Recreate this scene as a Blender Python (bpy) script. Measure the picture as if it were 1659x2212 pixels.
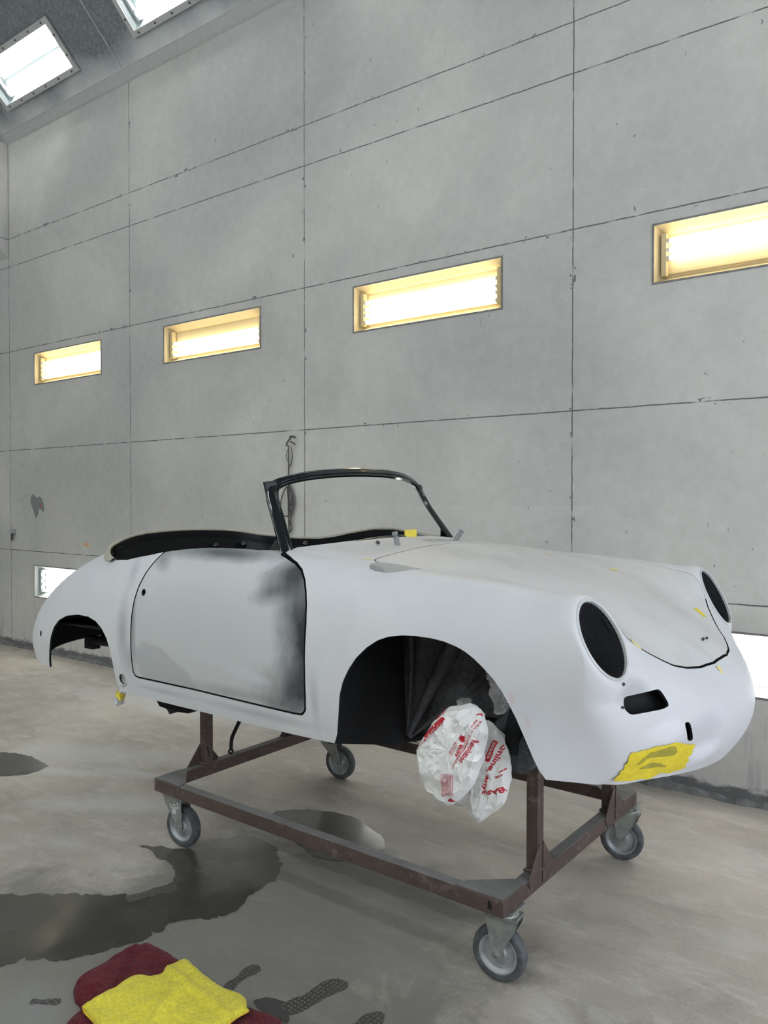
import bpy, bmesh, math, random
import numpy as np
from mathutils import Vector, Matrix, noise
from mathutils.bvhtree import BVHTree

for o in list(bpy.data.objects): bpy.data.objects.remove(o)
SC = bpy.context.scene
COL = SC.collection
R = math.radians

# ------------------------------------------------------------------ camera
cd = bpy.data.cameras.new('camera'); cam = bpy.data.objects.new('camera', cd); COL.objects.link(cam)
yaw, pitch = .644267, .017126
fw = Vector((-math.sin(yaw)*math.cos(pitch), math.cos(yaw)*math.cos(pitch), -math.sin(pitch)))
cam.location = (0, 0, 1.8)
cam.rotation_euler = fw.to_track_quat('-Z', 'Y').to_euler()
cd.sensor_fit = 'VERTICAL'; cd.sensor_height = 36; cd.sensor_width = 27
cd.lens = 1700.35/2212*36
cd.clip_end = 100
SC.camera = cam

# ------------------------------------------------------------------ world, exposure
w = bpy.data.worlds.new('world'); SC.world = w; w.use_nodes = True
w.node_tree.nodes['Background'].inputs[0].default_value = (.8, .87, 1, 1)
w.node_tree.nodes['Background'].inputs[1].default_value = 1.2
SC.view_settings.view_transform = 'Standard'; SC.view_settings.look = 'None'
SC.view_settings.exposure = 0.28
SC.view_settings.gamma = 1
SC.view_settings.use_curve_mapping = False
TUBE_WARM = 8.0      # radiance of the wall tubes
TUBE_COOL = 13.0      # radiance of the ceiling tubes

# added area lamp in an unseen right-end opening, lifts nose and front fender
al = bpy.data.lights.new('added_nose_light', 'AREA'); al.shape = 'RECTANGLE'; al.size = 4.0; al.size_y = 3.6
al.energy = 85; al.color = (.80, .87, 1)
ao = bpy.data.objects.new('added_nose_light', al); COL.objects.link(ao); ao.location = (3.62, 1.9, 1.9)
ao.rotation_euler = Vector((-1, 0, -.02)).to_track_quat('-Z', 'Y').to_euler()

# ------------------------------------------------------------------ helpers
def tag(o, label=None, cat=None, group=None, kind=None):
    if label: o['label'] = label
    if cat: o['category'] = cat
    if group: o['group'] = group
    if kind: o['kind'] = kind
    return o
def thing(name, label, cat, loc=(0,0,0), rz=0, group=None):
    o = bpy.data.objects.new(name, None); COL.objects.link(o); o.empty_display_size = .1
    o.location = loc; o.rotation_euler = (0,0,rz)
    return tag(o, label, cat, group)
class MB:
    def __init__(s): s.v=[]; s.f=[]; s.mi=[]
    def add(s, vs, fs, m=0):
        k=len(s.v); s.v += [tuple(map(float,a)) for a in vs]; s.f += [tuple(k+i for i in f) for f in fs]; s.mi += [m]*len(fs)
    def box(s, c, d, rz=0, m=0, rot=None):
        hx,hy,hz=[a/2 for a in d]; M=rot or Matrix.Rotation(rz,3,'Z')
        vs=[Vector(c)+M@Vector((x*hx,y*hy,z*hz)) for x in(-1,1) for y in(-1,1) for z in(-1,1)]
        s.add(vs,[(0,1,3,2),(4,6,7,5),(0,4,5,1),(2,3,7,6),(0,2,6,4),(1,5,7,3)],m)
    def prism(s, pts, n, t, m=0):
        """closed polygon pts (3D) extruded by vector n*t"""
        n=Vector(n).normalized()*t; P=[Vector(p) for p in pts]; k=len(P)
        s.add(P+[p+n for p in P],[tuple(range(k))[::-1],tuple(range(k,2*k))]+[(i,(i+1)%k,k+(i+1)%k,k+i) for i in range(k)],m)
    def tube(s, pts, r, n=10, m=0, cap=True, jit=0, seed=0, closed=False):
        P=[Vector(p) for p in pts]; K=len(P); rng=random.Random(seed)
        rr=r if isinstance(r,(list,tuple)) else [r]*K
        ref=None; vs=[]
        for i,p in enumerate(P):
            if closed: d=(P[(i+1)%K]-P[i-1]).normalized()
            else: d=(P[min(i+1,K-1)]-P[max(i-1,0)]).normalized()
            if ref is None:
                ref=Vector((0,0,1)) if abs(d.z)<.9 else Vector((1,0,0))
            a=(ref-d*ref.dot(d)).normalized(); b=d.cross(a); ref=a
            for j in range(n):
                t=2*math.pi*j/n; q=rr[i]*(1+jit*(rng.random()-.5)*2)
                vs.append(p+(a*math.cos(t)+b*math.sin(t))*q)
        fs=[]
        for i in range(K if closed else K-1):
            for j in range(n):
                i2=(i+1)%K
                fs.append((i*n+j,i*n+(j+1)%n,i2*n+(j+1)%n,i2*n+j))
        if cap and not closed: fs+= [tuple(range(n))[::-1], tuple((K-1)*n+j for j in range(n))]
        s.add(vs,fs,m)
    def lathe(s, prof, c, ax, n=40, m=0, closed=True):
        """prof: (r, h) pairs, axis ax through c; closed ring profile"""
        ax=Vector(ax).normalized(); a=ax.orthogonal().normalized(); b=ax.cross(a); c=Vector(c); K=len(prof); vs=[]
        for j in range(n):
            t=2*math.pi*j/n
            for r,h in prof: vs.append(c+ax*h+(a*math.cos(t)+b*math.sin(t))*r)
        fs=[]
        for j in range(n):
            j2=(j+1)%n
            for i in range(K if closed else K-1):
                i2=(i+1)%K; fs.append((j*K+i,j2*K+i,j2*K+i2,j*K+i2))
        s.add(vs,fs,m)
    def build(s, name, mats, parent=None, smooth=None, bevel=0, loc=None):
        me=bpy.data.meshes.new(name); me.from_pydata(s.v,[],s.f); me.validate()
        bm=bmesh.new(); bm.from_mesh(me); bmesh.ops.recalc_face_normals(bm,faces=bm.faces) ; bm.to_mesh(me); bm.free()
        if not isinstance(mats,(list,tuple)): mats=[mats]
        for m in mats: me.materials.append(m)
        if len(mats)>1 and len(me.polygons)==len(s.mi): me.polygons.foreach_set('material_index',s.mi)
        if smooth is not None:
            me.shade_smooth(); me.set_sharp_from_angle(angle=R(smooth))
        o=bpy.data.objects.new(name,me); COL.objects.link(o)
        if parent is not None:
            o.parent=parent; o.matrix_parent_inverse=Matrix.Identity(4)
            off=Matrix.LocRotScale(parent_world(parent)[0],parent_world(parent)[1],None).inverted()
            me.transform(off)
        elif loc is not None:
            me.transform(Matrix.Translation(-Vector(loc))); o.location=loc
        if bevel:
            b=o.modifiers.new('bevel','BEVEL'); b.width=bevel; b.segments=2; b.limit_method='ANGLE'; b.harden_normals=False
        return o
def parent_world(p):
    M=Matrix.Identity(4); q=p
    while q is not None:
        M=Matrix.LocRotScale(q.location,q.rotation_euler,None)@M; q=q.parent
    return M.to_translation(), M.to_quaternion()

# ------------------------------------------------------------------ node materials
class NT:
    def __init__(s,name):
        s.m=bpy.data.materials.new(name); s.m.use_nodes=True; s.t=s.m.node_tree; s.n=s.t.nodes; s.l=s.t.links
        s.p=s.n['Principled BSDF']; s.tc=s.n.new('ShaderNodeTexCoord').outputs['Object']
    def set(s,**k):
        for a,b in k.items():
            a=a.replace('_',' ')
            if isinstance(b,bpy.types.NodeSocket): s.l.new(b,s.p.inputs[a])
            else: s.p.inputs[a].default_value=(*b,1) if isinstance(b,tuple) and len(b)==3 else b
        return s
    def geo(s): return s.n.new('ShaderNodeNewGeometry').outputs['Position']
    def noise(s,scale,detail=4,rough=.55,vec=None,dist=0,out=0):
        n=s.n.new('ShaderNodeTexNoise'); n.inputs['Scale'].default_value=scale; n.inputs['Detail'].default_value=detail
        n.inputs['Roughness'].default_value=rough; n.inputs['Distortion'].default_value=dist
        s.l.new(vec or s.tc,n.inputs['Vector']); return n.outputs[out]
    def voro(s,scale,vec=None,feat='F1',rnd=1):
        n=s.n.new('ShaderNodeTexVoronoi'); n.feature=feat; n.inputs['Scale'].default_value=scale; n.inputs['Randomness'].default_value=rnd
        s.l.new(vec or s.tc,n.inputs['Vector']); return n.outputs[0]
    def ramp(s,x,*st):
        r=s.n.new('ShaderNodeValToRGB'); e=r.color_ramp.elements
        while len(e)<len(st): e.new(.5)
        for q,(pos,c) in zip(e,st):
            q.position=pos; q.color=(c,c,c,1) if isinstance(c,(int,float)) else (*c,1)
        s.l.new(x,r.inputs[0]); return r.outputs[0]
    def mix(s,f,a,b,mode='MIX'):
        n=s.n.new('ShaderNodeMix'); n.data_type='RGBA'; n.blend_type=mode
        for i,v in((0,f),(6,a),(7,b)):
            if isinstance(v,bpy.types.NodeSocket): s.l.new(v,n.inputs[i])
            elif i==0: n.inputs[0].default_value=v
            else: n.inputs[i].default_value=(*v,1) if isinstance(v,tuple) else (v,v,v,1)
        return n.outputs[2]
    def math(s,op,a,b=0,c=None,clamp=False):
        n=s.n.new('ShaderNodeMath'); n.operation=op; n.use_clamp=clamp
        for i,v in enumerate((a,b) if c is None else (a,b,c)):
            if isinstance(v,bpy.types.NodeSocket): s.l.new(v,n.inputs[i])
            else: n.inputs[i].default_value=v
        return n.outputs[0]
    def vmap(s,loc=(0,0,0),rot=(0,0,0),sc=(1,1,1),vec=None):
        n=s.n.new('ShaderNodeMapping'); n.inputs[1].default_value=loc; n.inputs[2].default_value=rot; n.inputs[3].default_value=sc
        s.l.new(vec or s.tc,n.inputs[0]); return n.outputs[0]
    def sep(s,vec=None):
        n=s.n.new('ShaderNodeSeparateXYZ'); s.l.new(vec or s.tc,n.inputs[0]); return n.outputs
    def bump(s,h,strength=.3,dist=.01):
        n=s.n.new('ShaderNodeBump'); n.inputs['Strength'].default_value=strength; n.inputs['Distance'].default_value=dist
        s.l.new(h,n.inputs['Height']); s.l.new(n.outputs[0],s.p.inputs['Normal']); return s
    def blob(s,vec,c,r,rot=0,soft=.5,axes='xy',warp=None):
        """soft elliptical stain mask 0..1 around c"""
        v=s.vmap(loc=(0,0,0),vec=vec)
        n=s.n.new('ShaderNodeVectorMath'); n.operation='SUBTRACT'; s.l.new(v,n.inputs[0])
        cc=(c[0],c[1],0) if axes=='xy' else (c[0],0,c[1]); n.inputs[1].default_value=cc
        x=n.outputs[0]
        if rot: 
            rr=(0,0,-rot) if axes=='xy' else (0,rot,0)
            x=s.vmap(rot=rr,vec=x)
        sc=(1/r[0],1/r[1],0) if axes=='xy' else (1/r[0],0,1/r[1])
        x=s.vmap(sc=sc,vec=x)
        L=s.n.new('ShaderNodeVectorMath'); L.operation='LENGTH'; s.l.new(x,L.inputs[0]); d=L.outputs['Value']
        if warp is not None: d=s.math('ADD',d,s.math('MULTIPLY',s.math('SUBTRACT',warp,.5),1.2))
        return s.ramp(d,(max(0,1-soft),1.0),(1.0,0.0))
def simple(name,c,rough=.5,metal=0,var=.12,scale=20,bump=0,**k):
    t=NT(name); n=t.noise(scale)
    t.set(Base_Color=t.mix(t.ramp(n,(.3,0.),(.7,1.)),tuple(a*(1-var) for a in c),tuple(min(1,a*(1+var)) for a in c)),Roughness=rough,Metallic=metal,**k)
    if bump: t.bump(n,bump)
    return t.m

M={}
# painted booth wall: mid grey, cloudy overspray, flecks, grime along the floor
def wall_mat():
    t=NT('painted_wall'); P=t.geo(); x,y,z=t.sep(P)
    cloud=t.ramp(t.noise(.55,3,.5,P,.4),(.40,0.),(.62,1.))
    col=t.mix(cloud,(.47,.46,.435),(.63,.61,.565))
    # lower wall was repainted whiter
    low=t.ramp(t.math('ADD',z,t.math('MULTIPLY',t.noise(1.3,4,.6,P),.5)),(0.,0.),(1.,1.))
    r=t.n.new('ShaderNodeMapRange'); t.l.new(z,r.inputs[0]); r.inputs[1].default_value=2.1; r.inputs[2].default_value=.9; r.inputs[3].default_value=0; r.inputs[4].default_value=.75
    col=t.mix(r.outputs[0],col,(.64,.625,.585))
    # lighter roller patches
    patch=t.ramp(t.noise(.9,2,.4,t.vmap(loc=(4,0,2),vec=P),.8),(.52,0.),(.535,1.))
    lowm=t.math('LESS_THAN',z,1.75)
    col=t.mix(t.math('MULTIPLY',t.math('MULTIPLY',patch,lowm),.35),col,(.69,.675,.635))
    # grey overspray bands along seams
    bands=t.ramp(t.noise(.35,2,.5,t.vmap(loc=(9,1,3),vec=P)),(.52,0.),(.72,1.))
    col=t.mix(t.math('MULTIPLY',bands,.65),col,(.36,.37,.37))
    fine=t.noise(14,5,.7,P); col=t.mix(.10,col,t.ramp(fine,(.3,.15),(.7,.8)))
    # scattered scuffs
    sc=t.ramp(t.noise(26,2,.5,t.vmap(sc=(1,1,.55),vec=P)),(.735,0.),(.75,1.)); gate=t.ramp(t.noise(1.1,2,.5,t.vmap(loc=(3,3,3),vec=P)),(.5,0.),(.6,1.))
    col=t.mix(t.math('MULTIPLY',t.math('MULTIPLY',sc,gate),.75),col,(.13,.135,.14))
    # dirt at the wall foot
    d=t.n.new('ShaderNodeMapRange'); t.l.new(z,d.inputs[0]); d.inputs[1].default_value=.16; d.inputs[2].default_value=.0
    dirt=t.ramp(t.math('ADD',t.math('MULTIPLY',d.outputs[0],.55),t.math('MULTIPLY',t.noise(7,5,.7,t.vmap(sc=(1,1,3),vec=P)),.6)),(.52,0.),(.62,1.))
    col=t.mix(dirt,col,(.16,.16,.16))
    st=t.ramp(t.noise(6,4,.7,t.vmap(sc=(1.5,1,.25),vec=P)),(.56,0.),(.68,1.))
    s2=t.n.new('ShaderNodeMapRange'); t.l.new(z,s2.inputs[0]); s2.inputs[1].default_value=1.2; s2.inputs[2].default_value=.2
    col=t.mix(t.math('MULTIPLY',t.math('MULTIPLY',st,s2.outputs[0]),.45),col,(.27,.27,.27))
    # seams: ragged dark sealant lines
    wob=t.math('MULTIPLY',t.math('SUBTRACT',t.noise(9,5,.7,P),.5),.012)
    m=None
    for c,ax in [(a,x) for a in (-9.46,-7.03,-4.58,-2.16,.27)]+[(a,z) for a in (1.174,2.386,3.59,4.62,4.96)]:
        dd=t.math('ABSOLUTE',t.math('ADD',t.math('SUBTRACT',ax,c),wob))
        q=t.ramp(dd,(.0035,1.),(.0065,0.)) if False else t.math('LESS_THAN',dd,.0042)
        m=q if m is None else t.math('MAXIMUM',m,q)
    brk=t.ramp(t.noise(5,3,.6,t.vmap(loc=(1,5,2),vec=P)),(.36,.25),(.46,1.))
    col=t.mix(t.math('MULTIPLY',m,brk),col,(.12,.12,.115))
    # chips next to the seams
    m=None
    for c,ax in [(a,x) for a in (-7.03,-4.58,-2.16)]+[(a,z) for a in (2.386,3.59,4.96)]:
        q=t.math('LESS_THAN',t.math('ABSOLUTE',t.math('SUBTRACT',ax,c)),.022); m=q if m is None else t.math('MAXIMUM',m,q)
    chip=t.ramp(t.noise(11,3,.6,t.vmap(loc=(7,5,2),vec=P)),(.665,0.),(.68,1.))
    col=t.mix(t.math('MULTIPLY',m,chip),col,(.17,.175,.18))
    t.set(Base_Color=col,Roughness=.75); t.bump(t.noise(30,4,.6,P),.12,.004)
    return t.m
M['wall']=wall_mat()
def floor_mat():
    t=NT('concrete_floor'); P=t.geo()
    a=t.ramp(t.noise(.8,4,.6,P,.5),(.35,0.),(.68,1.))
    col=t.mix(a,(.37,.33,.27),(.60,.545,.46))
    st=t.ramp(t.noise(3.2,6,.72,t.vmap(rot=(0,0,.6),sc=(1,2.6,1),vec=P),.8),(.5,0.),(.72,1.))
    col=t.mix(t.math('MULTIPLY',st,.65),col,(.70,.68,.62))
    sm=t.ramp(t.noise(2.2,5,.65,t.vmap(loc=(5,5,0),rot=(0,0,.3),sc=(1,1.8,1),vec=P),.5),(.52,0.),(.75,1.))
    col=t.mix(t.math('MULTIPLY',sm,.55),col,(.21,.20,.185))
    wq=t.noise(3.5,5,.7,P,.6)
    for c,r,rot,k in [((-5.6,4.3),(1.6,.28),.1,.8),((-4.9,3.2),(1.2,.3),.5,.65),((-4.0,2.75),(.7,.16),.6,.8),((-2.62,1.45),(.22,.15),0,.95),((-.95,2.3),(.5,.11),-.75,.8),((-.72,2.05),(.35,.09),-.9,.7),((-3.05,2.95),(.35,.07),-.55,.7),((-3.8,2.25),(.2,.08),.3,.5),((-1.75,2.35),(.14,.06),.2,.6),((-.75,3.4),(.25,.1),.3,.4),((-1.0,4.2),(.9,.3),0,.25),((-2.9,4.2),(1.5,.5),0,.25),((-5.0,2.75),(1.1,.09),.45,.9),((-4.3,3.15),(.6,.07),.3,.9),((-3.0,2.78),(.35,.05),-.5,.8)]:
        col=t.mix(t.math('MULTIPLY',t.blob(P,c,r,rot,.7,'xy',wq),k),col,(.60,.59,.56))
    f=t.noise(60,4,.7,P); col=t.mix(.12,col,t.ramp(f,(.3,.05),(.7,.7)))
    sp=t.ramp(t.noise(38,2,.5,P),(.76,0.),(.78,1.)); col=t.mix(t.math('MULTIPLY',sp,.8),col,(.7,.7,.68))
    damp=t.math('MAXIMUM',t.blob(P,(-2.35,2.45),(1.1,.8),.1,.35,'xy',wq),t.blob(P,(-2.3,1.7),(1.7,.85),.15,.3,'xy',wq))
    col=t.mix(t.math('MULTIPLY',damp,.72),col,(.145,.143,.13))
    ro=t.math('SUBTRACT',.62,t.math('MULTIPLY',damp,.22))
    t.set(Base_Color=col,Roughness=ro); t.bump(t.noise(24,6,.7,P),.25,.006)
    return t.m
M['floor']=floor_mat()
def wet_mat(name,col,r0,r1):
    t=NT(name); P=t.geo(); n=t.noise(5,4,.6,P)
    t.set(Base_Color=t.mix(n,tuple(a*.75 for a in col),col),Roughness=t.ramp(t.noise(2.5,3,.5,P),(.35,r0),(.65,r1)),Specular_IOR_Level=.6)
    t.bump(t.noise(12,3,.6,P),.04,.003); return t.m
M['wet']=wet_mat('wet_concrete',(.075,.073,.062),.16,.38)
M['water']=wet_mat('standing_water',(.13,.125,.11),.10,.28)
M['damp']=wet_mat('damp_footprint',(.085,.083,.075),.25,.4)
def treadm():
    t=NT('wet_tread_print'); P=t.geo(); v=t.voro(58,P,rnd=.25)
    t.set(Base_Color=t.mix(t.ramp(v,(.22,1.),(.32,0.)),(.075,.073,.066),(.17,.168,.155)),Roughness=.35); return t.m
M['tread']=treadm()
# primer on the car body
def primer(name,door=False,extra=None):
    t=NT(name); P=t.geo(); x,y,z=t.sep(P)
    n=t.noise(1.6,4,.55,P,.3)
    col=t.mix(t.ramp(n,(.35,0.),(.7,1.)),(.63,.64,.665),(.70,.705,.72))
    col=t.mix(t.math('MULTIPLY',t.ramp(t.noise(4,4,.6,P,.4),(.5,0.),(.75,1.)),.25),col,(.52,.55,.58))
    wq=t.noise(2.6,4,.6,P,.5)
    return t,P,col,wq,(x,y,z)
def shell_mat():
    t,P,col,wq,(x,y,z)=primer('white_primer')
    near=t.math('LESS_THAN',y,2.75)
    # guide coat left round the panel gaps on the near flank
    for c,r,rot,k in [((-3.30,1.15),(.06,.22),0,.6),((-3.28,1.45),(.05,.10),.3,.4),((-3.25,1.02),(.05,.1),0,.5),((-2.06,1.0),(.035,.14),0,.45),((-2.4,.9),(.5,.025),0,.4),((-3.0,.9),(.3,.02),0,.35)]:
        col=t.mix(t.math('MULTIPLY',t.math('MULTIPLY',t.blob(P,c,r,rot,.9,'xz',wq),near),k),col,(.26,.27,.30))
    top=t.math('GREATER_THAN',z,1.45)  # greige patches on the tops, partly warm lamp light painted in
    for c,r,rot,k in [((-2.05,2.75),(.3,.25),0,.5),((-2.1,3.2),(.2,.4),0,.5),((-1.75,2.95),(.35,.12),.2,.3),((-1.5,2.48),(.5,.05),0,.3),((-1.5,3.85),(.6,.06),0,.4),((-1.45,2.75),(.4,.09),.1,.25),((-2.2,2.45),(.12,.05),0,.3)]:
        col=t.mix(t.math('MULTIPLY',t.math('MULTIPLY',t.blob(P,c,r,rot,.9,'xy',wq),top),k),col,(.44,.43,.41))
    # sanding marks on the nose
    nose=t.math('GREATER_THAN',x,-1.2)
    rub=t.n.new('ShaderNodeVectorMath'); rub.operation='MULTIPLY'; 
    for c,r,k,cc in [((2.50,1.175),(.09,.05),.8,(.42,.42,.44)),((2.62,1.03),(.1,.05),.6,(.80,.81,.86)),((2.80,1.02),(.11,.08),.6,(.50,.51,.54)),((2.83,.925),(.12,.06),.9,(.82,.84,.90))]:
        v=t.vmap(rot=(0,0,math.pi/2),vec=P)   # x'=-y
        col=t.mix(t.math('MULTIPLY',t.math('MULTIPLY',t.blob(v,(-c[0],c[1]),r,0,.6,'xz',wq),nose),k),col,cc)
    for c,k in [((-1.21,1.145),.32),((-1.16,1.07),.25),((-1.26,1.10),.15)]:
        col=t.mix(t.math('MULTIPLY',t.math('MULTIPLY',t.blob(P,c,(.012,.028),.2,.8,'xz',wq),near),k),col,(.68,.36,.34))
    t.set(Base_Color=col,Roughness=.5,Specular_IOR_Level=.35); t.bump(t.noise(220,2,.5,P),.04,.001); return t.m
def door_mat():
    t,P,col,wq,(x,y,z)=primer('sanded_primer')
    col=t.mix(.6,col,(.50,.525,.52))
    for c,r,rot,k in [((-2.10,1.25),(.19,.50),0,1.0),((-2.20,1.50),(.26,.09),.15,.95),((-2.14,1.02),(.28,.17),0,.9),((-2.30,1.42),(.16,.06),.3,.7),((-2.7,1.56),(.55,.05),0,.8),((-3.08,1.51),(.10,.06),-.5,.55),((-2.5,.97),(.5,.035),.0,.3),((-3.22,1.2),(.03,.3),0,.5)]:
        col=t.mix(t.math('MULTIPLY',t.blob(P,c,r,rot,.9,'xz',wq),k),col,(.035,.04,.048))
    for c,r,rot,k in [((-2.42,1.06),(.17,.03),-.1,.8),((-3.09,1.365),(.06,.04),0,.4),((-2.35,1.52),(.08,.02),.5,.6),((-2.6,1.1),(.25,.025),-.05,.35)]:
        col=t.mix(t.math('MULTIPLY',t.blob(P,c,r,rot,.5,'xz',wq),k),col,(.60,.62,.66))
    sw=t.blob(P,(-2.98,.98),(.26,.12),-.35,.12,'xz',wq); col=t.mix(t.math('MULTIPLY',sw,.35),col,(.30,.32,.33))
    t.set(Base_Color=col,Roughness=.42,Specular_IOR_Level=.4); return t.m
M['shell']=shell_mat(); M['door']=door_mat()
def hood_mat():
    t,P,col,wq,(x,y,z)=primer('warm_lit_hood_primer')
    col=t.mix(.3,col,(.56,.54,.49))  # greige mix, mostly warm lamp light put into the primer colour
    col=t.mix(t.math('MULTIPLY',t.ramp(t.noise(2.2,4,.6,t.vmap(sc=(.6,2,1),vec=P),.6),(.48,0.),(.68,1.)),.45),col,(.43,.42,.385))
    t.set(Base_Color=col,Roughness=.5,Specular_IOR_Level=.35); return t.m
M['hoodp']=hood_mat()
M['black']=simple('black_undercoat',(.007,.008,.010),.85,var=.3,bump=.3,scale=60)
M['liner']=simple('textured_liner',(.075,.078,.088),.6,var=.35,bump=.6,scale=45)
M['gloss']=simple('gloss_black_paint',(.006,.010,.011),.12,var=.1,scale=3,Coat_Weight=.6)
M['greydish']=simple('grey_recess',(.36,.37,.38),.5)
M['lining']=simple('black_painted_lining',(.005,.006,.007),.3,var=.1,Specular_IOR_Level=.25)
M['glossear']=simple('satin_black_paint',(.008,.011,.012),.4)
M['ring']=simple('primed_rim',(.58,.60,.60),.4)
M['rimtan']=simple('greige_rim',(.42,.40,.33),.45)
M['grey']=simple('grey_paint',(.26,.27,.28),.55)
M['tape']=simple('yellow_tape',(.80,.64,.035),.42,var=.1,scale=30,bump=.5)
M['tapedark']=simple('shaded_yellow_tape',(.40,.34,.04),.45,var=.15,scale=30,bump=.5)
M['tapepale']=simple('pale_tape',(.78,.68,.32),.5)
def rust():
    t=NT('rusty_steel'); P=t.tc
    a=t.ramp(t.noise(5,6,.7,P),(.3,0.),(.7,1.)); col=t.mix(a,(.062,.045,.039),(.12,.080,.068))
    g=t.ramp(t.noise(16,6,.75,P),(.55,0.),(.72,1.)); col=t.mix(t.math('MULTIPLY',g,.6),col,(.30,.25,.23))
    k=t.ramp(t.noise(30,2,.5,t.vmap(sc=(1,1,.35),vec=P)),(.70,0.),(.72,1.)); col=t.mix(k,col,(.01,.01,.012))
    # pale settled dust on upward faces (real overspray)
    nz=t.sep(t.n.new('ShaderNodeNewGeometry').outputs['Normal'])[2]
    d=t.math('MULTIPLY',t.ramp(nz,(.7,0.),(.95,1.)),t.ramp(t.noise(7,5,.7,P),(.3,.45),(.6,.9)))
    col=t.mix(d,col,(.25,.255,.25))
    t.set(Base_Color=col,Roughness=.6,Metallic=.1); t.bump(t.noise(40,5,.7,P),.35,.003); return t.m
M['rust']=rust()
M['zinc']=simple('dusty_zinc',(.36,.38,.36),.45,metal=.55,var=.25,scale=25,bump=.15)
M['rubber']=simple('dusty_rubber',(.085,.092,.098),.75,var=.45,scale=22,bump=.3)
M['hub']=simple('hub_steel',(.36,.38,.385),.45,metal=.3,var=.2,scale=20)
M['label']=simple('paper_label',(.70,.70,.70),.6)
M['ink']=simple('label_ink',(.06,.06,.06),.6)
M['maroon']=simple('maroon_terry',(.12,.008,.014),.95,var=.4,scale=70,bump=.8,Sheen_Weight=.05)
M['yellowcloth']=simple('yellow_microfibre',(.80,.70,.06),.9,var=.16,scale=90,bump=.6,Sheen_Weight=.1)
M['seamthread']=simple('orange_thread',(.80,.52,.03),.8)
def foil():
    t=NT('crumpled_foil'); n=t.voro(28,feat='F1')
    t.set(Base_Color=(.92,.93,.95),Metallic=1.0,Roughness=.32); t.bump(t.noise(35,5,.75),.9,.02); return t.m
M['foil']=foil()
def bagm():
    t=NT('thin_white_plastic')
    t.set(Base_Color=t.mix(t.noise(8,3),(.78,.78,.77),(.88,.88,.87)),Roughness=.35,Specular_IOR_Level=.5,Subsurface_Weight=.0)
    t.bump(t.math('ADD',t.noise(30,5,.65),t.voro(26,feat='DISTANCE_TO_EDGE')),.35,.01); return t.m
M['bag']=bagm()
M['redink']=simple('red_print',(.52,.018,.035),.45,var=.1)
M['cream']=simple('cream_enamel',(.60,.50,.30),.6,var=.06,scale=4)
M['whitebox']=simple('white_enamel',(.34,.38,.385),.6,var=.06,scale=4)
M['flange']=simple('grey_flange',(.42,.42,.405),.7,var=.05)
M['flangedark']=simple('grimy_edge',(.20,.20,.19),.7,var=.3)
M['cap']=simple('tube_cap',(.55,.55,.5),.5)
M['cable']=simple('dusty_cable',(.10,.10,.095),.8)
def emis(name,c,s):
    t=NT(name); t.set(Base_Color=(.8,.8,.8),Emission_Color=c,Emission_Strength=s); return t.m
M['tubew']=emis('warm_tube',(1,.87,.62),TUBE_WARM)
M['tubel']=emis('low_tube',(1,.95,.88),TUBE_WARM)
M['tubec']=emis('cool_tube',(.97,.99,1),TUBE_COOL)
M['tubed']=emis('added_lamp_tube',(.93,.97,1),TUBE_COOL*2.2)  # boosted emission for the lamps added behind the camera
def pane():
    m=bpy.data.materials.new('clear_pane'); m.use_nodes=True; n=m.node_tree.nodes; l=m.node_tree.links; n.clear()
    o=n.new('ShaderNodeOutputMaterial'); a=n.new('ShaderNodeBsdfTransparent'); b=n.new('ShaderNodeBsdfGlossy'); x=n.new('ShaderNodeMixShader')
    a.inputs[0].default_value=(.96,.97,.96,1); b.inputs['Roughness'].default_value=.05; x.inputs[0].default_value=.06
    l.new(a.outputs[0],x.inputs[1]); l.new(b.outputs[0],x.inputs[2]); l.new(x.outputs[0],o.inputs[0]); return m
M['pane']=pane()
def hipm():
    t=NT('galvanised_ceiling'); P=t.geo(); x,y,z=t.sep(P)
    v=t.ramp(t.noise(34,3,.6,P,.5),(.35,0.),(.65,1.)); col=t.mix(v,(.12,.135,.15),(.20,.222,.235))
    s=t.n.new('ShaderNodeMapRange'); t.l.new(t.math('ADD',z,t.math('MULTIPLY',t.noise(1.6,3,.5,P),-.42)),s.inputs[0]); s.inputs[1].default_value=6.20; s.inputs[2].default_value=5.90
    col=t.mix(s.outputs[0],col,(.66,.67,.66))
    t.set(Base_Color=col,Roughness=.6,Metallic=.0); return t.m
M['hip']=hipm()
M['patch']=simple('bare_grey_metal',(.19,.21,.215),.6)
M['paper']=simple('yellowed_sticker',(.66,.58,.40),.6)
M['orangeink']=simple('orange_print',(.62,.22,.08),.6)
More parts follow.
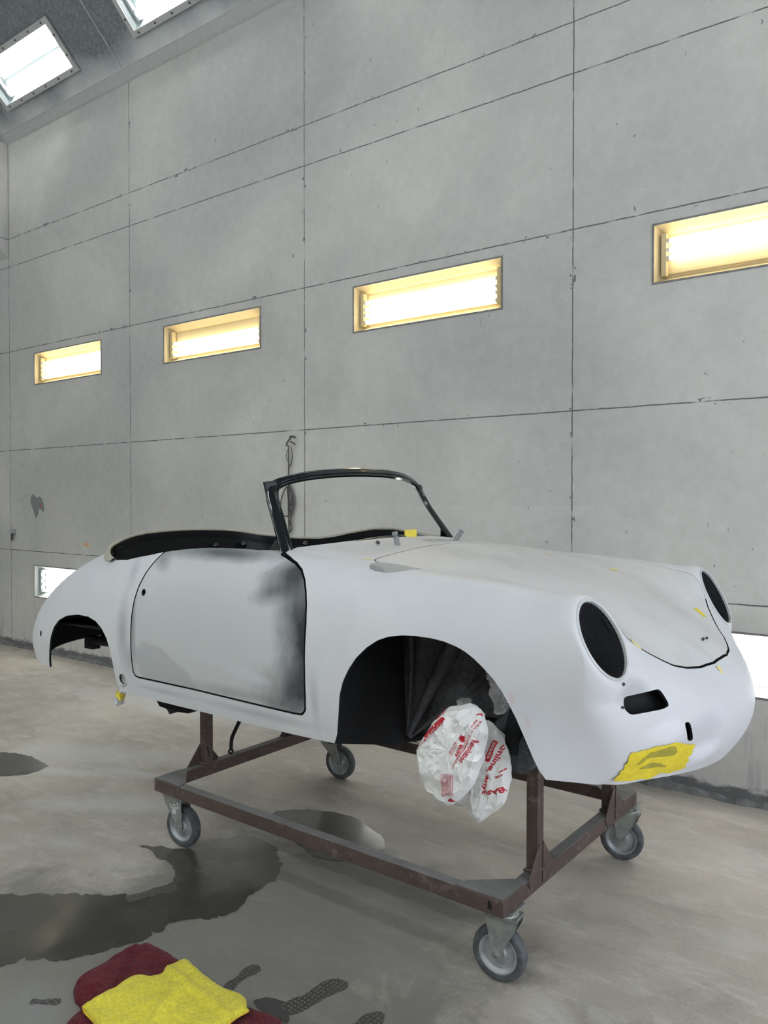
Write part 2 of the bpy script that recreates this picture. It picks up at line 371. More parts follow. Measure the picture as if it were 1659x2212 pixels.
# ------------------------------------------------------------------ the booth
YW = 4.97                       # face of the long wall
YN = -1.15                      # near wall, behind the camera
XL, XR = -13.6, 3.6
HIPZ = 6.13
def struct(name, mb, mats, **k):
    o = mb.build(name, mats, **k); o['kind']='structure'; return o
def wall_with_holes(name, y, sgn, holes, mat):
    """sheets of wall face at y between z 0..HIPZ; holes = (x0,x1,z0,z1); sgn +1 = thickness goes to +y"""
    xs=sorted({XL,XR}|{h[0] for h in holes}|{h[1] for h in holes}); zs=sorted({0,HIPZ}|{h[2] for h in holes}|{h[3] for h in holes})
    mb=MB()
    for x0,x1 in zip(xs[:-1],xs[1:]):
        for z0,z1 in zip(zs[:-1],zs[1:]):
            cx,cz=(x0+x1)/2,(z0+z1)/2
            if any(h[0]<cx<h[1] and h[2]<cz<h[3] for h in holes): continue
            mb.add([(x0,y,z0),(x1,y,z0),(x1,y,z1),(x0,y,z1)],[(0,1,2,3)])
    for x0,x1,z0,z1 in holes:   # reveals
        t=.02*sgn
        mb.add([(x0,y,z0),(x1,y,z0),(x1,y,z1),(x0,y,z1),(x0,y+t,z0),(x1,y+t,z0),(x1,y+t,z1),(x0,y+t,z1)],[(0,1,5,4),(1,2,6,5),(2,3,7,6),(3,0,4,7)])
    o=struct(name,mb,mat); return o
UP=[(-8.885,-7.548),(-6.467,-5.115),(-4.036,-2.696),(-1.622,-.285),(.80,2.14)]
UZ=(3.149,3.503); LZ=(.64,1.0)
LOW=[(-8.92,-7.58),(-6.467,-5.115),(-4.036,-2.696),(-1.60,-.265)]
holes=[(a,b,*UZ) for a,b in UP]+[(a,b,*LZ) for a,b in LOW]
wall_with_holes('wall_back',YW,1,holes,M['wall'])
NUP=[(-11.32,-9.98)]+UP  # extra unseen lamp added to brighten the left end
nholes=[(a,b,*UZ) for a,b in NUP]
wall_with_holes('wall_near',YN,-1,nholes,M['wall'])
mb=MB(); mb.add([(XL,YN,0),(XL,YW,0),(XL,YW,HIPZ+1.6),(XL,YN,HIPZ+1.6)],[(0,1,2,3)]); struct('wall_left',mb,M['wall'])
mb=MB()
for y0,y1,z0,z1 in((YN,-.15,0,HIPZ+1.6),(3.95,YW,0,HIPZ+1.6),(-.15,3.95,3.75,HIPZ+1.6)): mb.add([(XR,y0,z0),(XR,y1,z0),(XR,y1,z1),(XR,y0,z1)],[(0,1,2,3)])
struct('wall_right',mb,M['wall'])   # opening added in the unseen end wall for the nose light
mb=MB(); mb.add([(XL,YN-.1,0),(XR,YN-.1,0),(XR,YW+.1,0),(XL,YW+.1,0)],[(0,1,2,3)]); struct('floor',mb,M['floor'])
# sloped corner ceiling, flat top, seams as thin raised strips
mb=MB(); HR=1.5
for y0,d in((YW,-1),(YN,1)):
    hs=[(x-.68,x+.68,.383-.152,.383+.152) for x in ((-8.32,-5.90,-3.48,-1.06,1.36) if d<0 else (-10.74,-8.32,-5.9,-3.48,-1.06,1.36))]
    xs=sorted({XL,XR}|{h[0] for h in hs}|{h[1] for h in hs}); us=[0,.383-.152,.383+.152,HR]
    for x0,x1 in zip(xs[:-1],xs[1:]):
        for u0,u1 in zip(us[:-1],us[1:]):
            if u0>.1 and u1<1 and any(h[0]<(x0+x1)/2<h[1] for h in hs): continue
            mb.add([(x0,y0+d*u0,HIPZ+u0),(x1,y0+d*u0,HIPZ+u0),(x1,y0+d*u1,HIPZ+u1),(x0,y0+d*u1,HIPZ+u1)],[(0,1,2,3)])
mb.add([(XL,YN+HR,HIPZ+HR),(XR,YN+HR,HIPZ+HR),(XR,YW-HR,HIPZ+HR),(XL,YW-HR,HIPZ+HR)],[(0,1,2,3)])
struct('ceiling',mb,M['hip'])
mb=MB()
mb.prism([(XL,YW-.003,HIPZ-.035),(XL,YW-.020,HIPZ-.02),(XL,YW-.075,HIPZ+.050),(XL,YW-.070,HIPZ+.072),(XL,YW,HIPZ+.002)],(1,0,0),XR-XL)
struct('trim_1',mb,M['flange'])
mb=MB()
for x in (-9.46,-7.03,-4.58,-2.16,.27):
    mb.prism([(x-.006,YW-.08,HIPZ+.074),(x+.006,YW-.08,HIPZ+.074),(x+.006,YW-1.5,HIPZ+1.494),(x-.006,YW-1.5,HIPZ+1.494)],(0,-.7,-.7),.006)
struct('trim_2',mb,M['flange'])
# plenum box beside the far corner of the wall
mb=MB(); mb.prism([(-9.47,YW-.002,4.74),(-9.47,4.86,4.83),(-9.47,4.70,4.95),(-9.47,4.70,6.12),(-9.47,YW-.002,6.12)],(-1,0,0),4.1)
struct('trim_3',mb,M['wall'])
# ragged sealant at the foot of the wall
mb=MB(); rng=random.Random(3); x=XL; pts=[]
while x<XR:
    pts.append((x,.012+.022*rng.random()+.012*math.sin(x*7),.03+.03*rng.random())); x+=.03+.05*rng.random()
for a,b in zip(pts[:-1],pts[1:]):
    mb.add([(a[0],YW-.001,a[1]+.008),(b[0],YW-.001,b[1]+.008),(b[0],YW-b[2],.001),(a[0],YW-a[2],.001)],[(0,1,2,3)])
struct('baseboard_back',mb,M['flangedark'])

# ------------------------------------------------------------------ light fixtures
def fixture(name,label,group,M4,L,H,tubes,tm,hm,fl=0.0,ends=.05,frame=True,flm=None,screws=False):
    """local frame: x along, y = into the wall, z up; centre of opening at origin, M4 places it"""
    t=thing(name,label,'light',M4.to_translation(),0,group); t.rotation_euler=M4.to_euler()
    def put(mb,nm,m,smooth=None,parent=t):
        mb.v=[tuple(M4@Vector(v)) for v in mb.v]; return mb.build(nm,m,parent=parent,smooth=smooth)
    hx,hz,D=L/2,H/2,.105
    mb=MB(); mb.add([(-hx,.004,-hz),(hx,.004,-hz),(hx,.004,hz),(-hx,.004,hz),(-hx+.03,D,-hz+.04),(hx-.03,D,-hz+.04),(hx-.03,D,hz-.04),(-hx+.03,D,hz-.04)],[(0,1,5,4),(1,2,6,5),(2,3,7,6),(3,0,4,7),(4,5,6,7)])
    mb.box((0,D-.012,.0),(L-.08,.02,.018)); mb.box((0,D-.012,-hz+.062),(L-.08,.018,.006))
    for sx in (-1,1): mb.box((sx*(hx-.045),D-.035,0),(.03,.05,H-.09))
    put(mb,'housing',hm)
    for zt in tubes:
        mb=MB(); mb.tube([(-hx+.075,D-.04,zt),(hx-.075,D-.04,zt)],.0165,12); tb=put(mb,'tube',tm,smooth=60)
        for sx in(-1,1):
            mb=MB(); mb.tube([(sx*(hx-.077),D-.04,zt),(sx*(hx-.055),D-.04,zt)],.0175,12)
            put(mb,'tube_cap',M['cap'],smooth=60,parent=tb)
    mb=MB(); mb.add([(-hx+.004,.008,-hz+.004),(hx-.004,.008,-hz+.004),(hx-.004,.008,hz-.004),(-hx+.004,.008,hz-.004)],[(0,1,2,3)]); put(mb,'pane',M['pane'])
    if frame:
        mb=MB(); F=fl or .012; e=-.006 if not fl else -.02
        for cx,cz,sx,sz in((0,hz+F/2,L+2*F,F),(0,-hz-F/2,L+2*F,F),(-hx-F/2,0,F,H),(hx+F/2,0,F,H)): mb.box((cx,e/2,cz),(sx,abs(e),sz))
        fo=put(mb,'frame',flm or M['flangedark'])
        if fl:
            if screws:
                for a,b in [(-hx+(i+.2)*L/5.4,s*(hz+F*.5)) for i in range(6) for s in(-1,1)]+[(s*(hx+F*.5),zz) for s in(-1,1) for zz in(-.1,.1)]:
                    mb=MB(); mb.tube([(a,e-.006,b),(a,e,b)],.011,8); put(mb,'screw',M['ink'])
    return t
ORD=['first','second','third','fourth','fifth','sixth']
labU=['upper wall light at the far left end, four warm tubes','second upper wall light from the left, three tubes lit and a streaky pane','upper wall light above the windscreen frame, four warm tubes','upper wall light at the right edge of the photo, three tubes lit','']
tubU=[(-.095,-.04,.01,.065),(-.10,-.045,.01),(-.10,-.045,.0,.055),(-.02,.03,.085),(-.02,.03,.085)]
def facing(x,y,z,flip=False): return Matrix.Translation((x,y,z))@Matrix.Rotation(math.pi if flip else 0,4,'Z')
for (a,b),lb,tb in zip(UP,labU,tubU):
    nm='wall_light'
    fixture(nm,lb or 'warm wall light beyond the right edge of the photo','wall lights in the upper row',facing((a+b)/2,YW+.001,sum(UZ)/2),b-a,UZ[1]-UZ[0],tb,M['tubew'],M['cream'])
labL=['low white wall light behind the rear fender of the car body','low wall light hidden behind the car door','low wall light hidden behind the front fender','low white wall light beside the nose of the car body']
for (a,b),lb in zip(LOW,labL):
    fixture('wall_light',lb,'wall lights in the lower row',facing((a+b)/2,YW+.001,sum(LZ)/2),b-a,LZ[1]-LZ[0],(-.11,-.035,.04,.115) if a>-2 or a<-8 else (-.09,0,.09),M['tubel'],M['whitebox'])
for k,(a,b) in enumerate(NUP):  # unseen lamps added behind the camera to light wall and car
    fixture('wall_light',ORD[k]+' added wall light from the left in the upper row behind the camera','added lights of the unseen near wall, upper row',facing((a+b)/2,YN-.001,sum(UZ)/2,True),b-a,UZ[1]-UZ[0],(-.1,-.035,.035,.1),M['tubed'],M['whitebox'])
# ceiling lights on the 45 degree panels
hw=.352
for i,(xc,lb) in enumerate([(-8.32,'ceiling light at the left edge, whole fitting in view, cool white tubes'),(-5.90,'ceiling light cut by the top edge of the photo'),(-3.48,'ceiling light above the top edge, over the windscreen frame'),(-1.06,'ceiling light above the top edge, over the nose'),(1.36,'ceiling light beyond the upper right of the photo')]):
    zc=6.333+.36/2; yc=YW-(zc-HIPZ)
    Mx=Matrix.Translation((xc,yc-.006,zc-.006))@Matrix.Rotation(R(-45),4,'X').inverted()@Matrix.Identity(4)
    # outward normal of the panel is (0,-.7,-.7): local -y must map on it
    Mx=Matrix.Translation((xc,yc-.008,zc-.008))@Matrix.Rotation(R(45),4,'X')
    fixture('ceiling_light',lb,'lights on the sloped ceiling panel',Mx,1.36,.43,(-.15,-.085,.07,.14),M['tubec'],M['whitebox'],fl=.055,flm=M['flange'],screws=i<2)
for k,xc in enumerate((-10.74,-8.32,-5.9,-3.48,-1.06,1.36)):  # unseen sloped-panel lamps, also added to light wall and car
    zc=6.333+.18; yc=YN+(zc-HIPZ)
    Mx=Matrix.Translation((xc,yc+.008,zc-.008))@Matrix.Rotation(math.pi,4,'Z')@Matrix.Rotation(R(45),4,'X')
    fixture('ceiling_light',ORD[k]+' added light from the left on the sloped ceiling panel behind the camera','added lights on the unseen near ceiling panel',Mx,1.36,.43,(-.15,-.085,.07,.14),M['tubed'],M['whitebox'],fl=.055,flm=M['flange'])

# ------------------------------------------------------------------ things on the wall
def sm(P,n=6,closed=False):
    P=[Vector(p) for p in P]; K=len(P); o=[]
    for i in range(K if closed else K-1):
        p0,p1,p2,p3=(P[(i-1)%K],P[i],P[(i+1)%K],P[(i+2)%K]) if closed else (P[max(i-1,0)],P[i],P[i+1],P[min(i+2,K-1)])
        for j in range(n):
            t=j/n; o.append(.5*((2*p1)+(-p0+p2)*t+(2*p0-5*p1+4*p2-p3)*t*t+(-p0+3*p1-3*p2+p3)*t**3))
    if not closed: o.append(P[-1])
    return o
def wpt(L,d=.012): return [(x,YW-d,z) for x,z in L]
t=thing('hanging_cord','thin dark cord with loose loops hanging from a hook behind the windscreen frame','cord',(-4.72,YW,2.3))
mb=MB(); mb.tube([(-4.69,YW,2.326),(-4.69,YW-.05,2.335),(-4.70,YW-.06,2.32)],.009,8); mb.tube(wpt([(-4.69,2.326),(-4.72,2.30),(-4.745,2.27),(-4.74,2.25)],.05),.008,8); mb.tube(wpt([(-4.70,2.29),(-4.66,2.272),(-4.645,2.262)],.05),.007,8)
mb.build('hook',M['cable'],parent=t,smooth=40)
mb=MB()
for L,r in [([(-4.745,2.26),(-4.748,2.0),(-4.75,1.7),(-4.742,1.5),(-4.738,1.38),(-4.74,1.15)],.005),
            ([(-4.745,2.24),(-4.77,2.16),(-4.72,2.08),(-4.70,2.2)],.003),([(-4.72,2.25),(-4.70,2.15),(-4.74,2.05),(-4.735,1.85),(-4.75,1.7)],.003)]:
    mb.tube(sm(wpt(L,.025)),r,6)
mb.build('line',M['cable'],parent=t,smooth=60)
for L,r in [([(-4.76,1.90),(-4.80,1.86),(-4.835,1.76),(-4.825,1.68),(-4.78,1.645),(-4.725,1.67),(-4.695,1.76),(-4.71,1.88)],.006),
            ([(-4.75,1.93),(-4.70,1.86),(-4.68,1.77),(-4.70,1.68),(-4.73,1.60),(-4.74,1.55),(-4.728,1.51),(-4.712,1.54),(-4.72,1.62),(-4.70,1.72),(-4.69,1.80),(-4.73,1.90)],.007),
            ([(-4.74,1.90),(-4.73,1.78),(-4.715,1.74),(-4.705,1.78),(-4.72,1.9)],.006),
            ([(-4.76,1.90),(-4.735,1.80),(-4.72,1.65),(-4.71,1.55)],.005)]:
    mb=MB(); mb.tube(sm(wpt(L,.03),6,True),r,6,closed=True); mb.build('loop',M['cable'],parent=t,smooth=60)
# torn paint patch
P=[(-8.979,1.82),(-8.955,1.85),(-8.925,1.845),(-8.895,1.815),(-8.87,1.823),(-8.84,1.80),(-8.80,1.825),(-8.754,1.80),(-8.72,1.755),(-8.705,1.69),(-8.70,1.64),(-8.74,1.66),(-8.77,1.665),(-8.795,1.69),(-8.82,1.665),(-8.83,1.62),(-8.875,1.565),(-8.92,1.63),(-8.955,1.70),(-9.0,1.755)]
mb=MB(); mb.prism([(x,YW-.0015,z) for x,z in P],(0,-1,0),.002); o=mb.build('bare_patch',M['patch'],loc=(-8.85,YW,1.72))
tag(o,'dark grey ragged patch of bare metal where wall paint has peeled off','paint patch')
mb=MB(); mb.prism([(-8.79,YW-.004,1.74),(-8.775,YW-.004,1.75),(-8.77,YW-.004,1.70),(-8.785,YW-.004,1.69)],(0,-1,0),.001); mb.build('red_fleck',M['redink'],parent=o)
t=tag(bpy.data.objects.new('sticker',None),'small yellowed sticker with orange print on the wall above the rear fender','sticker'); COL.objects.link(t); t.location=(-7.84,YW,1.29)
mb=MB(); mb.box((-7.84,YW-.002,1.288),(.143,.002,.052)); mb.build('paper',M['paper'],parent=t)
mb=MB(); mb.box((-7.835,YW-.0035,1.307),(.105,.001,.007))
for i in range(7): mb.box((-7.885+.014*i,YW-.0035,1.287+.002*(i%2)),(.009,.001,.013))
mb.box((-7.83,YW-.0035,1.270),(.03,.001,.008)); mb.build('print',M['orangeink'],parent=t)
t=thing('wall_latch','small grey metal latch on the wall seam at the far left','latch',(-9.40,YW,1.36))
mb=MB(); mb.box((-9.38,YW-.02,1.40),(.08,.04,.05)); mb.box((-9.425,YW-.012,1.33),(.03,.024,.10)); mb.build('bracket',M['greydish'],parent=t,bevel=.005)
mb=MB(); mb.tube([(-9.38,YW-.03,1.38),(-9.375,YW-.035,1.30)],.012,8); mb.build('bolt',M['ink'],parent=t,smooth=40)
# ------------------------------------------------------------------ car body surface: hand-set section net (X, half width, height)
# longitudinal stations, tail lip -> nose lip ; 9 ring points (X, s, z)
ST=[
[(-4.60,0,.90),(-4.59,.155,.90),(-4.57,.29,.90),(-4.545,.40,.895),(-4.515,.47,.89),(-4.495,.51,.885),(-4.48,.535,.88),(-4.465,.55,.875),(-4.44,.57,.87)],
[(-4.68,0,1.05),(-4.67,.165,1.05),(-4.65,.31,1.04),(-4.62,.43,1.02),(-4.585,.52,1.0),(-4.555,.575,.98),(-4.53,.6,.95),(-4.50,.62,.915),(-4.46,.625,.875)],
[(-4.62,0,1.20),(-4.61,.175,1.20),(-4.585,.33,1.18),(-4.56,.455,1.15),(-4.535,.56,1.11),(-4.51,.625,1.06),(-4.48,.66,1.0),(-4.45,.68,.94),(-4.4,.685,.875)],
[(-4.44,0,1.345),(-4.43,.185,1.34),(-4.41,.35,1.315),(-4.40,.48,1.295),(-4.385,.585,1.245),(-4.37,.67,1.165),(-4.35,.715,1.04),(-4.32,.73,.95),(-4.3,.73,.875)],
[(-4.15,0,1.475),(-4.15,.205,1.465),(-4.15,.39,1.44),(-4.15,.52,1.415),(-4.15,.625,1.36),(-4.15,.72,1.265),(-4.15,.775,1.10),(-4.15,.78,.96),(-4.15,.77,.87)],
[(-3.85,0,1.60),(-3.85,.225,1.59),(-3.85,.43,1.555),(-3.85,.57,1.50),(-3.85,.68,1.445),(-3.85,.775,1.33),(-3.85,.83,1.17),(-3.85,.83,.99),(-3.85,.81,.86)],
[(-3.5,0,1.65),(-3.5,.26,1.64),(-3.5,.465,1.615),(-3.5,.6,1.575),(-3.5,.705,1.525),(-3.5,.80,1.42),(-3.5,.855,1.22),(-3.5,.85,1.0),(-3.5,.825,.85)],
[(-3.1,0,1.66),(-3.1,.26,1.655),(-3.1,.5,1.64),(-3.1,.65,1.61),(-3.1,.735,1.57),(-3.1,.81,1.48),(-3.1,.86,1.25),(-3.1,.85,1.0),(-3.1,.825,.845)],
[(-2.65,0,1.64),(-2.65,.26,1.635),(-2.65,.5,1.62),(-2.65,.67,1.60),(-2.65,.755,1.57),(-2.65,.82,1.49),(-2.65,.865,1.26),(-2.65,.855,1.0),(-2.65,.825,.845)],
[(-2.2,0,1.605),(-2.2,.26,1.597),(-2.2,.51,1.577),(-2.2,.67,1.562),(-2.2,.765,1.54),(-2.2,.825,1.47),(-2.2,.865,1.26),(-2.2,.855,1.0),(-2.2,.825,.845)],
[(-1.9,0,1.58),(-1.9,.25,1.575),(-1.9,.48,1.56),(-1.9,.63,1.548),(-1.9,.735,1.53),(-1.9,.81,1.465),(-1.9,.855,1.28),(-1.9,.85,1.03),(-1.9,.82,.85)],
[(-1.62,0,1.545),(-1.62,.24,1.54),(-1.62,.455,1.525),(-1.62,.59,1.52),(-1.62,.70,1.522),(-1.62,.79,1.465),(-1.62,.835,1.3),(-1.62,.84,1.07),(-1.62,.82,.86)],
[(-1.35,0,1.485),(-1.35,.22,1.483),(-1.35,.42,1.47),(-1.35,.55,1.485),(-1.35,.68,1.522),(-1.35,.78,1.455),(-1.35,.825,1.31),(-1.35,.84,1.09),(-1.35,.82,.88)],
[(-1.12,0,1.41),(-1.12,.2,1.405),(-1.12,.38,1.40),(-1.12,.53,1.435),(-1.12,.685,1.512),(-1.13,.805,1.425),(-1.16,.848,1.27),(-1.2,.825,1.08),(-1.24,.81,.885)],
[(-.95,0,1.335),(-.96,.18,1.33),(-.975,.34,1.325),(-.995,.52,1.38),(-1.01,.69,1.50),(-1.005,.832,1.375),(-1.06,.842,1.24),(-1.12,.80,1.05),(-1.16,.79,.88)],
[(-.83,0,1.26),(-.845,.17,1.255),(-.875,.33,1.25),(-.915,.52,1.29),(-.955,.69,1.345),(-.945,.822,1.25),(-.99,.80,1.13),(-1.05,.765,1.01),(-1.10,.755,.875)],
[(-.715,0,1.15),(-.73,.17,1.15),(-.765,.34,1.155),(-.81,.50,1.17),(-.86,.645,1.175),(-.895,.72,1.12),(-.945,.735,1.05),(-1.0,.725,.96),(-1.05,.72,.87)],
[(-.655,0,1.045),(-.67,.17,1.045),(-.715,.34,1.05),(-.775,.49,1.05),(-.83,.60,1.04),(-.875,.665,1.01),(-.92,.69,.97),(-.97,.69,.92),(-1.01,.69,.865)],
[(-.67,0,.93),(-.685,.16,.93),(-.73,.32,.93),(-.80,.46,.94),(-.85,.565,.935),(-.885,.62,.93),(-.92,.65,.915),(-.955,.665,.89),(-.98,.67,.86)],
[(-.74,0,.835),(-.755,.15,.835),(-.795,.30,.84),(-.845,.44,.85),(-.88,.54,.86),(-.905,.59,.86),(-.925,.62,.86),(-.95,.64,.86),(-.97,.65,.86)],
]
def spl(P,n,sym=False):
    """P (k,m,3) cubic (cardinal, chord-param C2 natural) along axis0 -> (n,m,3)"""
    P=np.asarray(P,float)
    k=len(P)
    d=np.sqrt(((P[1:]-P[:-1])**2).sum(-1)).mean(1)+1e-9
    t=np.concatenate([[0],np.cumsum(d**.7)])
    h=np.diff(t)
    A=np.zeros((k,k));B=np.zeros((k,)+P.shape[1:])
    for i in range(1,k-1):
        A[i,i-1]=h[i-1];A[i,i]=2*(h[i-1]+h[i]);A[i,i+1]=h[i]
        B[i]=6*((P[i+1]-P[i])/h[i]-(P[i]-P[i-1])/h[i-1])
    A[-1,-1]=1
    if sym:   # zero first-derivative of non-s comps at the centreline handled by clamped zero slope
        A[0,0]=2*h[0];A[0,1]=h[0]
        sl=(P[1]-P[0])/h[0]
        der=np.zeros_like(sl);der[...,1]=sl[...,1]
        B[0]=6*(sl-der)
    else: A[0,0]=1
    M=np.linalg.solve(A,B.reshape(k,-1)).reshape(B.shape)
    T=np.linspace(0,t[-1],n);j=np.clip(np.searchsorted(t,T)-1,0,k-2)
    hh=h[j][:,None,None];a=(t[j+1]-T)[:,None,None]/hh;b=1-a
    return a*P[j]+b*P[j+1]+((a**3-a)*M[j]+(b**3-b)*M[j+1])*hh**2/6
def grid(ST,nu=240,nv=90):
    P=np.array(ST,float)
    G=spl(P,121)
    G=spl(G.transpose(1,0,2),46,sym=True).transpose(1,0,2)
    # relax the small ripples of the hand-set net, more at the nose corner
    w=np.full((121,46,1),.25);w[86:,18:]=.5
    for it in range(26):
        Gp=np.pad(G,((1,1),(1,1),(0,0)),'edge')
        Gp[:,0]=Gp[:,2]*np.array([1,-1,1])
        Gp[0]=2*Gp[1]-Gp[2];Gp[-1]=2*Gp[-2]-Gp[-3];Gp[:,-1]=2*Gp[:,-2]-Gp[:,-3]
        L=(Gp[2:,1:-1]+Gp[:-2,1:-1]+Gp[1:-1,2:]+Gp[1:-1,:-2])/4-G
        G=G+w*L
        G[:,0,1]=0
    G=spl(G,nu)
    G=spl(G.transpose(1,0,2),nv,sym=True).transpose(1,0,2)
    return G   # (nu,nv,3) X,s,z
YC=3.14
# headlight opening: flat circle, the fender skin is drawn onto its plane
HC=np.array([-.9575,.691,1.3455]); HRD=.134; TI,TO=.4666,.0456
HN=np.array([math.cos(TI)*math.cos(TO),math.cos(TI)*math.sin(TO),math.sin(TI)])
def hl_dist(P):
    d=(P-HC)@HN; r=np.linalg.norm(P-HC-d[...,None]*HN,axis=-1); return d,r
def body_grid(nu,nv):
    G=grid(ST,nu,nv)
    d,r=hl_dist(G)
    wgt=np.clip(1-(r-HRD*1.03)/.065,0,1); wgt=wgt*wgt*(3-2*wgt)*(np.abs(d)<.16)*np.clip((.16-np.abs(d))/.05,0,1)
    G=G-HN*(d*wgt)[...,None]
    return G
class Sheet:
    """polygon sheet carrying position and normal per vertex; can be clipped by a level function"""
    def __init__(s,V,N,F): s.V=V; s.N=N; s.F=F
    def clip(s,fn,g=0.0,inside=False):
        """keep fn(V) > g  (or < g when inside)"""
        f=fn(s.V)-g
        if inside: f=-f
        keep=f>0; V=[s.V];N=[s.N];n=len(s.V);cut={};nf=[]
        newV=[];newN=[]
        for F in s.F:
            k=[keep[i] for i in F]
            if all(k): nf.append(F); continue
            if not any(k): continue
            out=[]
            L=len(F)
            for a in range(L):
                i,j=F[a],F[(a+1)%L]
                if keep[i]: out.append(i)
                if keep[i]!=keep[j]:
                    e=(i,j) if i<j else (j,i)
                    if e not in cut:
                        t=f[e[0]]/(f[e[0]]-f[e[1]]); t=min(max(t,.001),.999)
                        newV.append(s.V[e[0]]*(1-t)+s.V[e[1]]*t); nn=s.N[e[0]]*(1-t)+s.N[e[1]]*t; newN.append(nn/(np.linalg.norm(nn)+1e-12))
                        cut[e]=n+len(newV)-1
                    out.append(cut[e])
            if len(out)>2: nf.append(tuple(out))
        V=np.vstack([s.V]+([np.array(newV)] if newV else [])); N=np.vstack([s.N]+([np.array(newN)] if newN else []))
        used=sorted({i for F in nf for i in F}); mp={a:b for b,a in enumerate(used)}
        return Sheet(V[used],N[used],[tuple(mp[i] for i in F) for F in nf])
    def offset(s,d): return Sheet(s.V+s.N*d,s.N,s.F)
    def solid(s,name,parent,t,mats,origin=(0,0,0),off=0.0):
        """outer skin, inner skin t below, rims; mats = outer, inner, rim"""
        n=len(s.V); out=s.V+s.N*off; inn=s.V+s.N*(off-t)
        ed={}
        for F in s.F:
            for a,b in zip(F,F[1:]+F[:1]): ed[(a,b)]=ed.get((a,b),0)+1
        bd=[(a,b) for (a,b) in ed if (b,a) not in ed]
        bi=sorted({i for e in bd for i in e}); mp={a:2*n+k for k,a in enumerate(bi)}; m=len(bi)
        V=np.vstack([out,inn,out[bi],inn[bi]])
        # world coords: near side is -y
        fs=list(s.F)+[tuple(n+i for i in F[::-1]) for F in s.F]+[(mp[b],mp[a],mp[a]+m,mp[b]+m) for a,b in bd]
        mi=[0]*len(s.F)+[1]*len(s.F)+[2]*len(bd)
        rn=np.zeros((m,3))
        for a,b in bd:
            q=np.cross(out[b]-out[a],s.N[a]); rn[mp[a]-2*n]+=q; rn[mp[b]-2*n]+=q
        rn/=np.linalg.norm(rn,axis=1,keepdims=True)+1e-12
        NN=np.vstack([s.N,-s.N,rn,rn])
        me=bpy.data.meshes.new(name); me.from_pydata((V-np.array(origin)).tolist(),[],fs)
        for q in mats: me.materials.append(q)
        me.polygons.foreach_set('material_index',mi); me.polygons.foreach_set('use_smooth',[True]*len(fs))
        me.normals_split_custom_set_from_vertices(NN.tolist())
        o=bpy.data.objects.new(name,me); COL.objects.link(o)
        if parent: o.parent=parent
        return o
def full_sheet(nu,nv,urange=None):
    G=body_grid(nu,nv)
    L=G.copy(); L[...,1]*=-1                       # near side
    A=np.concatenate([L[:,::-1],G[:,1:]],1)        # near bottom ... centre ... far bottom
    W=A.copy(); W[...,1]+=YC
    du=np.gradient(W,axis=0); dv=np.gradient(W,axis=1); N=np.cross(du,dv); N/=np.linalg.norm(N,axis=-1,keepdims=True)+1e-12
    c=np.array([-2.6,YC,1.0]); s=np.sign((N*(W-c)).sum(-1).mean()); N*=s
    a,b=W.shape[:2]; F=[]
    for i in range(a-1):
        for j in range(b-1):
            q=(i*b+j,(i+1)*b+j,(i+1)*b+j+1,i*b+j+1); F.append(q if s>0 else q[::-1])
    return Sheet(W.reshape(-1,3),N.reshape(-1,3),F)
def psdf(poly,U):
    """signed distance of points U (n,2) to a closed polygon, negative inside"""
    P=np.array(poly,float); Q=np.roll(P,-1,0); d=np.full(len(U),1e9); ins=np.zeros(len(U),bool)
    for a,b in zip(P,Q):
        e=b-a; v=U-a; t=np.clip((v@e)/(e@e+1e-15),0,1); d=np.minimum(d,np.linalg.norm(v-t[:,None]*e,axis=1))
        c=((a[1]<=U[:,1])&(b[1]>U[:,1]))|((b[1]<=U[:,1])&(a[1]>U[:,1]))
        with np.errstate(divide='ignore',invalid='ignore'): xi=a[0]+(U[:,1]-a[1])/(b[1]-a[1])*(b[0]-a[0])
        ins^=c&(U[:,0]<xi)
    return np.where(ins,-d,d)
def s2(P,n=5,closed=True): return [(v.x,v.y) for v in sm([(a,b,0) for a,b in P],n,closed)]
def rnd(P,r,n=4):
    """round the corners of a closed polygon"""
    o=[];K=len(P)
    for i in range(K):
        a,b,c=Vector(P[i-1]),Vector(P[i]),Vector(P[(i+1)%K]); u=(a-b);v=(c-b); q=min(r,u.length*.45,v.length*.45)
        p0=b+u.normalized()*q;p2=b+v.normalized()*q
        for k in range(n+1):
            t=k/n; p=p0*(1-t)**2+b*2*t*(1-t)+p2*t*t; o.append((p.x,p.y))
    return o
XZ=lambda V:V[:,[0,2]]
YZ=lambda V:np.stack([V[:,1]-YC,V[:,2]],1)
def aXY(V): return np.stack([V[:,0],np.abs(V[:,1]-YC)],1)
s_of=lambda V:np.abs(V[:,1]-YC)
FA=[(-2.02,.5),(-1.985,.842),(-1.962,.89),(-1.943,.979),(-1.931,1.051),(-1.912,1.106),(-1.884,1.156),(-1.849,1.203),(-1.802,1.247),(-1.755,1.278),(-1.708,1.296),(-1.648,1.306),(-1.591,1.309),(-1.525,1.307),(-1.475,1.301),(-1.429,1.290),(-1.392,1.277),(-1.354,1.257),(-1.317,1.232),(-1.281,1.203),(-1.245,1.163),(-1.219,1.12),(-1.199,1.081),(-1.175,1.018),(-1.15,.945),(-1.135,.905),(-1.12,.88),(-1.10,.5)]
RA=[(-4.10,.5),(-4.085,.87),(-4.081,.905),(-4.056,.978),(-4.031,1.046),(-3.991,1.103),(-3.932,1.147),(-3.84,1.18),(-3.71,1.199),(-3.608,1.199),(-3.531,1.183),(-3.477,1.153),(-3.437,1.112),(-3.413,1.06),(-3.40,1.002),(-3.393,.944),(-3.387,.89),(-3.37,.868),(-3.36,.5)]
